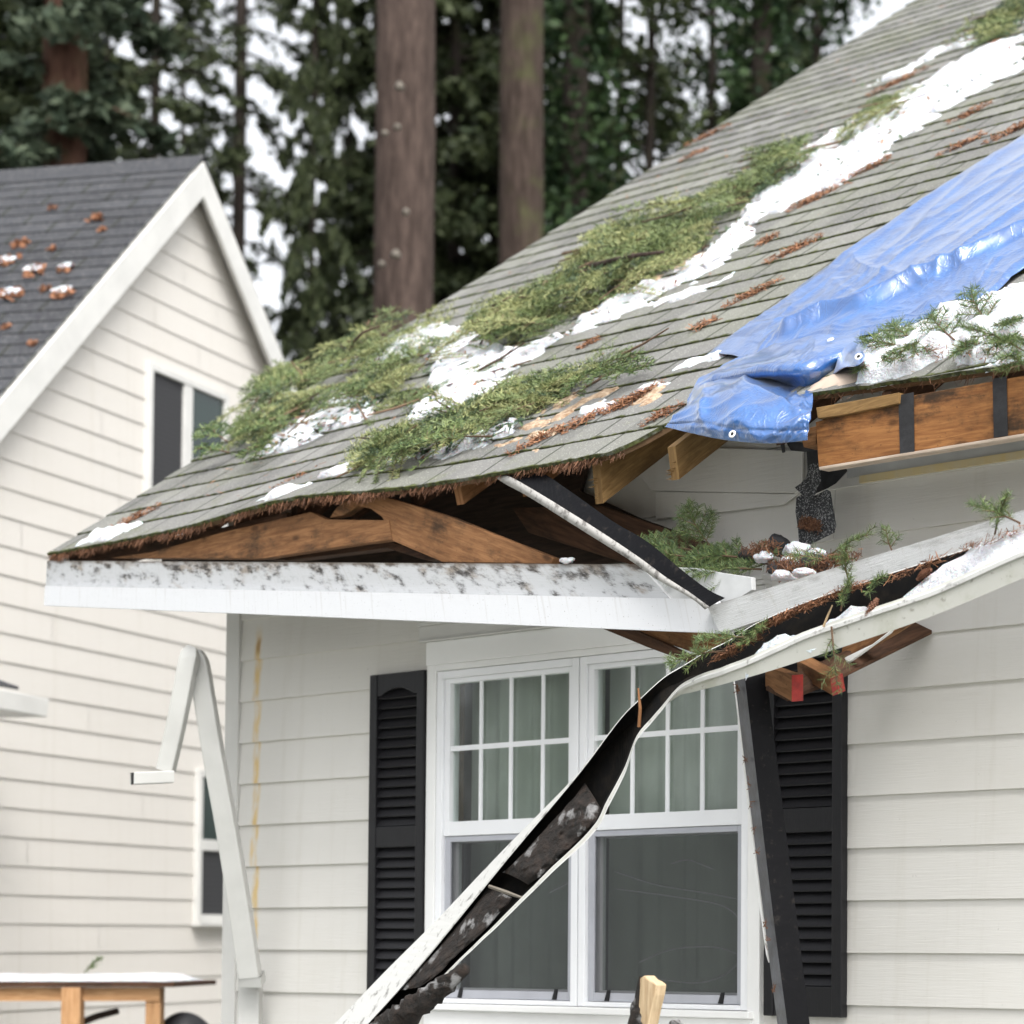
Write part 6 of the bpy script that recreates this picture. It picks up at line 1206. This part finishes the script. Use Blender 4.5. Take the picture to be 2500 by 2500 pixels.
m3 = MB(); pts = catmull([Wd(611, 2385, .17), Wd(590, 2240, .22), Wd(556, 2030, .30), Wd(525, 1860, .36), Wd(502, 1720, .40), Wd(487, 1625, .42), Wd(478, 1592, .43)], 22); ws = np.interp(np.linspace(0, 1, 22), [0, .85, 1], [.088, .075, .045]); rect_tube(m3, pts, list(ws), .06); build(m3, 'long_leg', MT['pipe_paint'], dp, bevel=.006)
m3 = MB(); pts = catmull([Wd(474, 1588, .47), Wd(462, 1610, .49), Wd(448, 1680, .50), Wd(428, 1780, .51), Wd(405, 1880, .52)], 16); rect_tube(m3, pts, list(np.interp(np.linspace(0, 1, 16), [0, .2, 1], [.04, .07, .068])), .06); build(m3, 'short_leg', MT['pipe_paint'], dp, bevel=.006)
m3 = MB(); e0 = Wd(420, 1897, .52); e1 = CAM + ray(322, 1901) * ((e0 - CAM) @ FW - .085); dd_ = (e1 - e0) / np.linalg.norm(e1 - e0)
def hrect(m3, p, q, h, w):
    d = (q - p) / np.linalg.norm(q - p); up = np.array([0, 0, 1.]); sdv = np.cross(d, up); R_ = []
    for c in (p, q): R_ += [c + up * h * .5 * a + sdv * w * .5 * b for a, b in ((-1, -1), (1, -1), (1, 1), (-1, 1))]
    m3.add(R_, [(k, (k + 1) % 4, (k + 1) % 4 + 4, k + 4) for k in range(4)])
hrect(m3, e0, e1, .05, .07); o = build(m3, 'elbow', MT['pipe_paint'], dp, bevel=.004)
m3 = MB(); up = np.array([0, 0, 1.]); sdv = np.cross(dd_, up); m3.add([e1 - dd_ * .004 + up * .023 * a + sdv * .033 * b for a, b in ((-1, -1), (1, -1), (1, 1), (-1, 1))], [(0, 1, 2, 3)]); build(m3, 'opening', MT['black_void'], o)
m3 = MB(); rect_tube(m3, [Wd(613, 2378, .165), Wd(616, 2402, .15)], .098, .07); build(m3, 'collar', MT['pipe_paint'], dp, bevel=.003)
m3 = MB(); rect_tube(m3, [Wd(612, 2402, .10), Wd(610, 2560, .10), (Wd(610, 2560, .10)[0], -.10, .02)], .09, .065); build(m3, 'lower_pipe', MT['pipe_paint'], dp, bevel=.006)

# ------------------------------------------------------------------ workbench, bag and sticks by the cream wall
ZW = 13.6
def Zp(px, py, Z): p = CAM + ray(px, py) * Z; return p
wb_o = Zd(190, ZW, -.02); wb = thing('workbench', 'raw wood workbench with a snowy top in front of the cream wall', 'workbench', wb_o)
ux = RV; uz = np.array([0, 0, 1.]); uy = FH
def wbox(m3, px0, py0, px1, py1, z0, z1): 
    a = Zp(px0, py0, z0); b = Zp(px1, py1, z0); dx = (b - a) @ ux; h = a[2] - b[2]; P = [a, a + ux * dx, a + ux * dx - uz * h, a - uz * h]; m3.prism(P, uy * (z1 - z0)); 
m3 = MB(); wbox(m3, -260, 2398, 425, 2410, ZW, ZW + .75); uvproj(build(m3, 'worktop', MT['wood_dark'], wb, bevel=.003), ux)
m3 = MB(); wbox(m3, -250, 2411, 390, 2444, ZW + .04, ZW + .08); uvproj(build(m3, 'apron', MT['wood_bench'], wb), ux)
for px0, px1, zz in ((150, 196, ZW), (356, 392, ZW + .05), (356, 388, ZW + .65), (-240, -200, ZW)):
    a = Zp(px0, 2411, zz); b = Zp(px1, 2411, zz); m3 = MB(); w_ = b - a; w_[2] = 0; P = [a, a + w_, np.array([*(a + w_)[:2], -.02]), np.array([*a[:2], -.02])]; m3.prism(P, uy * .07); uvproj(build(m3, 'leg', MT['wood_bench'], wb), uz)
m3 = MB(); n_ = 60; G = []
for a in np.linspace(0, 1, 8):
    row = []
    for s in np.linspace(0, 1, n_):
        p0 = Zp(-255, 2398, ZW + .01); p1 = Zp(405, 2397, ZW + .01); p = p0 + (p1 - p0) * s; p[2] = p0[2] + .003; row.append(p + uy * .7 * a + uz * (.04 * min(1, 6 * min(a, 1 - a) + .05) * min(1, 14 * (1 - s)) * (.7 + .5 * fbm(np.array([s * 14]), np.array([a * 5]), 5)[0])))
    G.append(row)
m3.grid(np.array(G)); tag(build(m3, 'snow_cover', MT['snow'], smooth=True, recalc=False), 'snow layer lying on the workbench top', 'snow')
put_sprig('fir_branch', 'small green sprig on the snowy workbench', Zp(205, 2375, ZW + .3), RV * .8 + np.array([0, 0, .6]), np.array([0, -.7, .8]), 201, 1.0, L=.12, tw=5, nl=.03, nw=.006, sp=.006)
m3 = MB(); m3.tube([Zp(190, 2500, ZW + .3), Zp(235, 2482, ZW + .3), Zp(288, 2468, ZW + .3)], [.022, .021, .02], 7); tag(build(m3, 'stick', MT['bark_mossy']), 'brown stick leaning under the workbench', 'stick')
m3 = MB(); pb = Zd(445, 13.9, -.02); n_ = 16; hz = Zp(445, 2466, 13.9)[2]; G = []
for q in np.sin(np.linspace(0, math.pi / 2, 26)):
    r_ = .20 * math.sqrt(max(0, 1 - (max(0, q - .6) / .4) ** 2)) * (.95 + .05 * math.sin(q * 9)); G.append([pb + (RV * math.cos(t) * (1.15 + .1 * math.sin(3 * t)) + FH * math.sin(t)) * r_ + np.array([0, 0, (hz + .01) * q + .03 * math.cos(t) * r_ / .2]) for t in np.linspace(0, 2 * math.pi, n_)])
m3.grid(np.array(G)); tag(build(m3, 'rubbish_bag', MT['bag_black'], smooth=True), 'black rounded bag on the ground between workbench and house corner', 'bag')
# splintered log in the foreground
lg = thing('splintered_log', 'snapped upright log end with fresh pale wood, in front of the window', 'log', Wd(1555, 2700, 1.2))
rough_pts = [Wd(1535, 2760, 1.2), Wd(1548, 2600, 1.2), Wd(1562, 2500, 1.2), Wd(1568, 2450, 1.2)]
m3 = MB(); m3.tube(catmull(rough_pts, 14), [.036] * 12 + [.032, .026], 12, jit=.12, rng=random.Random(3)); build(m3, 'bark', MT['bark_debris'], lg, smooth=True)
P = [Wd(1550, 2470, 1.225), Wd(1558, 2400, 1.225), Wd(1562, 2388, 1.225), Wd(1572, 2381, 1.225), Wd(1580, 2390, 1.225), Wd(1592, 2396, 1.225), Wd(1602, 2404, 1.225), Wd(1598, 2430, 1.225), Wd(1588, 2470, 1.225), Wd(1578, 2520, 1.225)]
m3 = MB(); m3.prism(P, (0.01, .035, 0)); uvproj(build(m3, 'heartwood', MT['wood_fresh'], lg, bevel=.004), (0, 0, 1))
m3 = MB(); m3.prism([Wd(1545, 2475, 1.23), Wd(1540, 2452, 1.23), Wd(1548, 2440, 1.23), Wd(1556, 2400, 1.23), Wd(1560, 2384, 1.23), Wd(1560, 2410, 1.23), Wd(1556, 2470, 1.23)], (0, .03, 0)); build(m3, 'bark_rim', MT['bark_debris'], lg)
m3 = MB(); m3.prism([Wd(1632, 2520, 1.2), Wd(1634, 2495, 1.2), Wd(1640, 2490, 1.2), Wd(1650, 2500, 1.2), Wd(1656, 2520, 1.2)], (0, .03, 0)); m3.prism([Wd(1632, 2520, 1.2), Wd(1656, 2520, 1.2), Wd(1660, 2760, 1.2), Wd(1630, 2760, 1.2)], (0, .03, 0)); tag(build(m3, 'bark_stick', MT['bark_debris']), 'tip of a dark stick at the bottom edge right of the snapped log', 'stick')
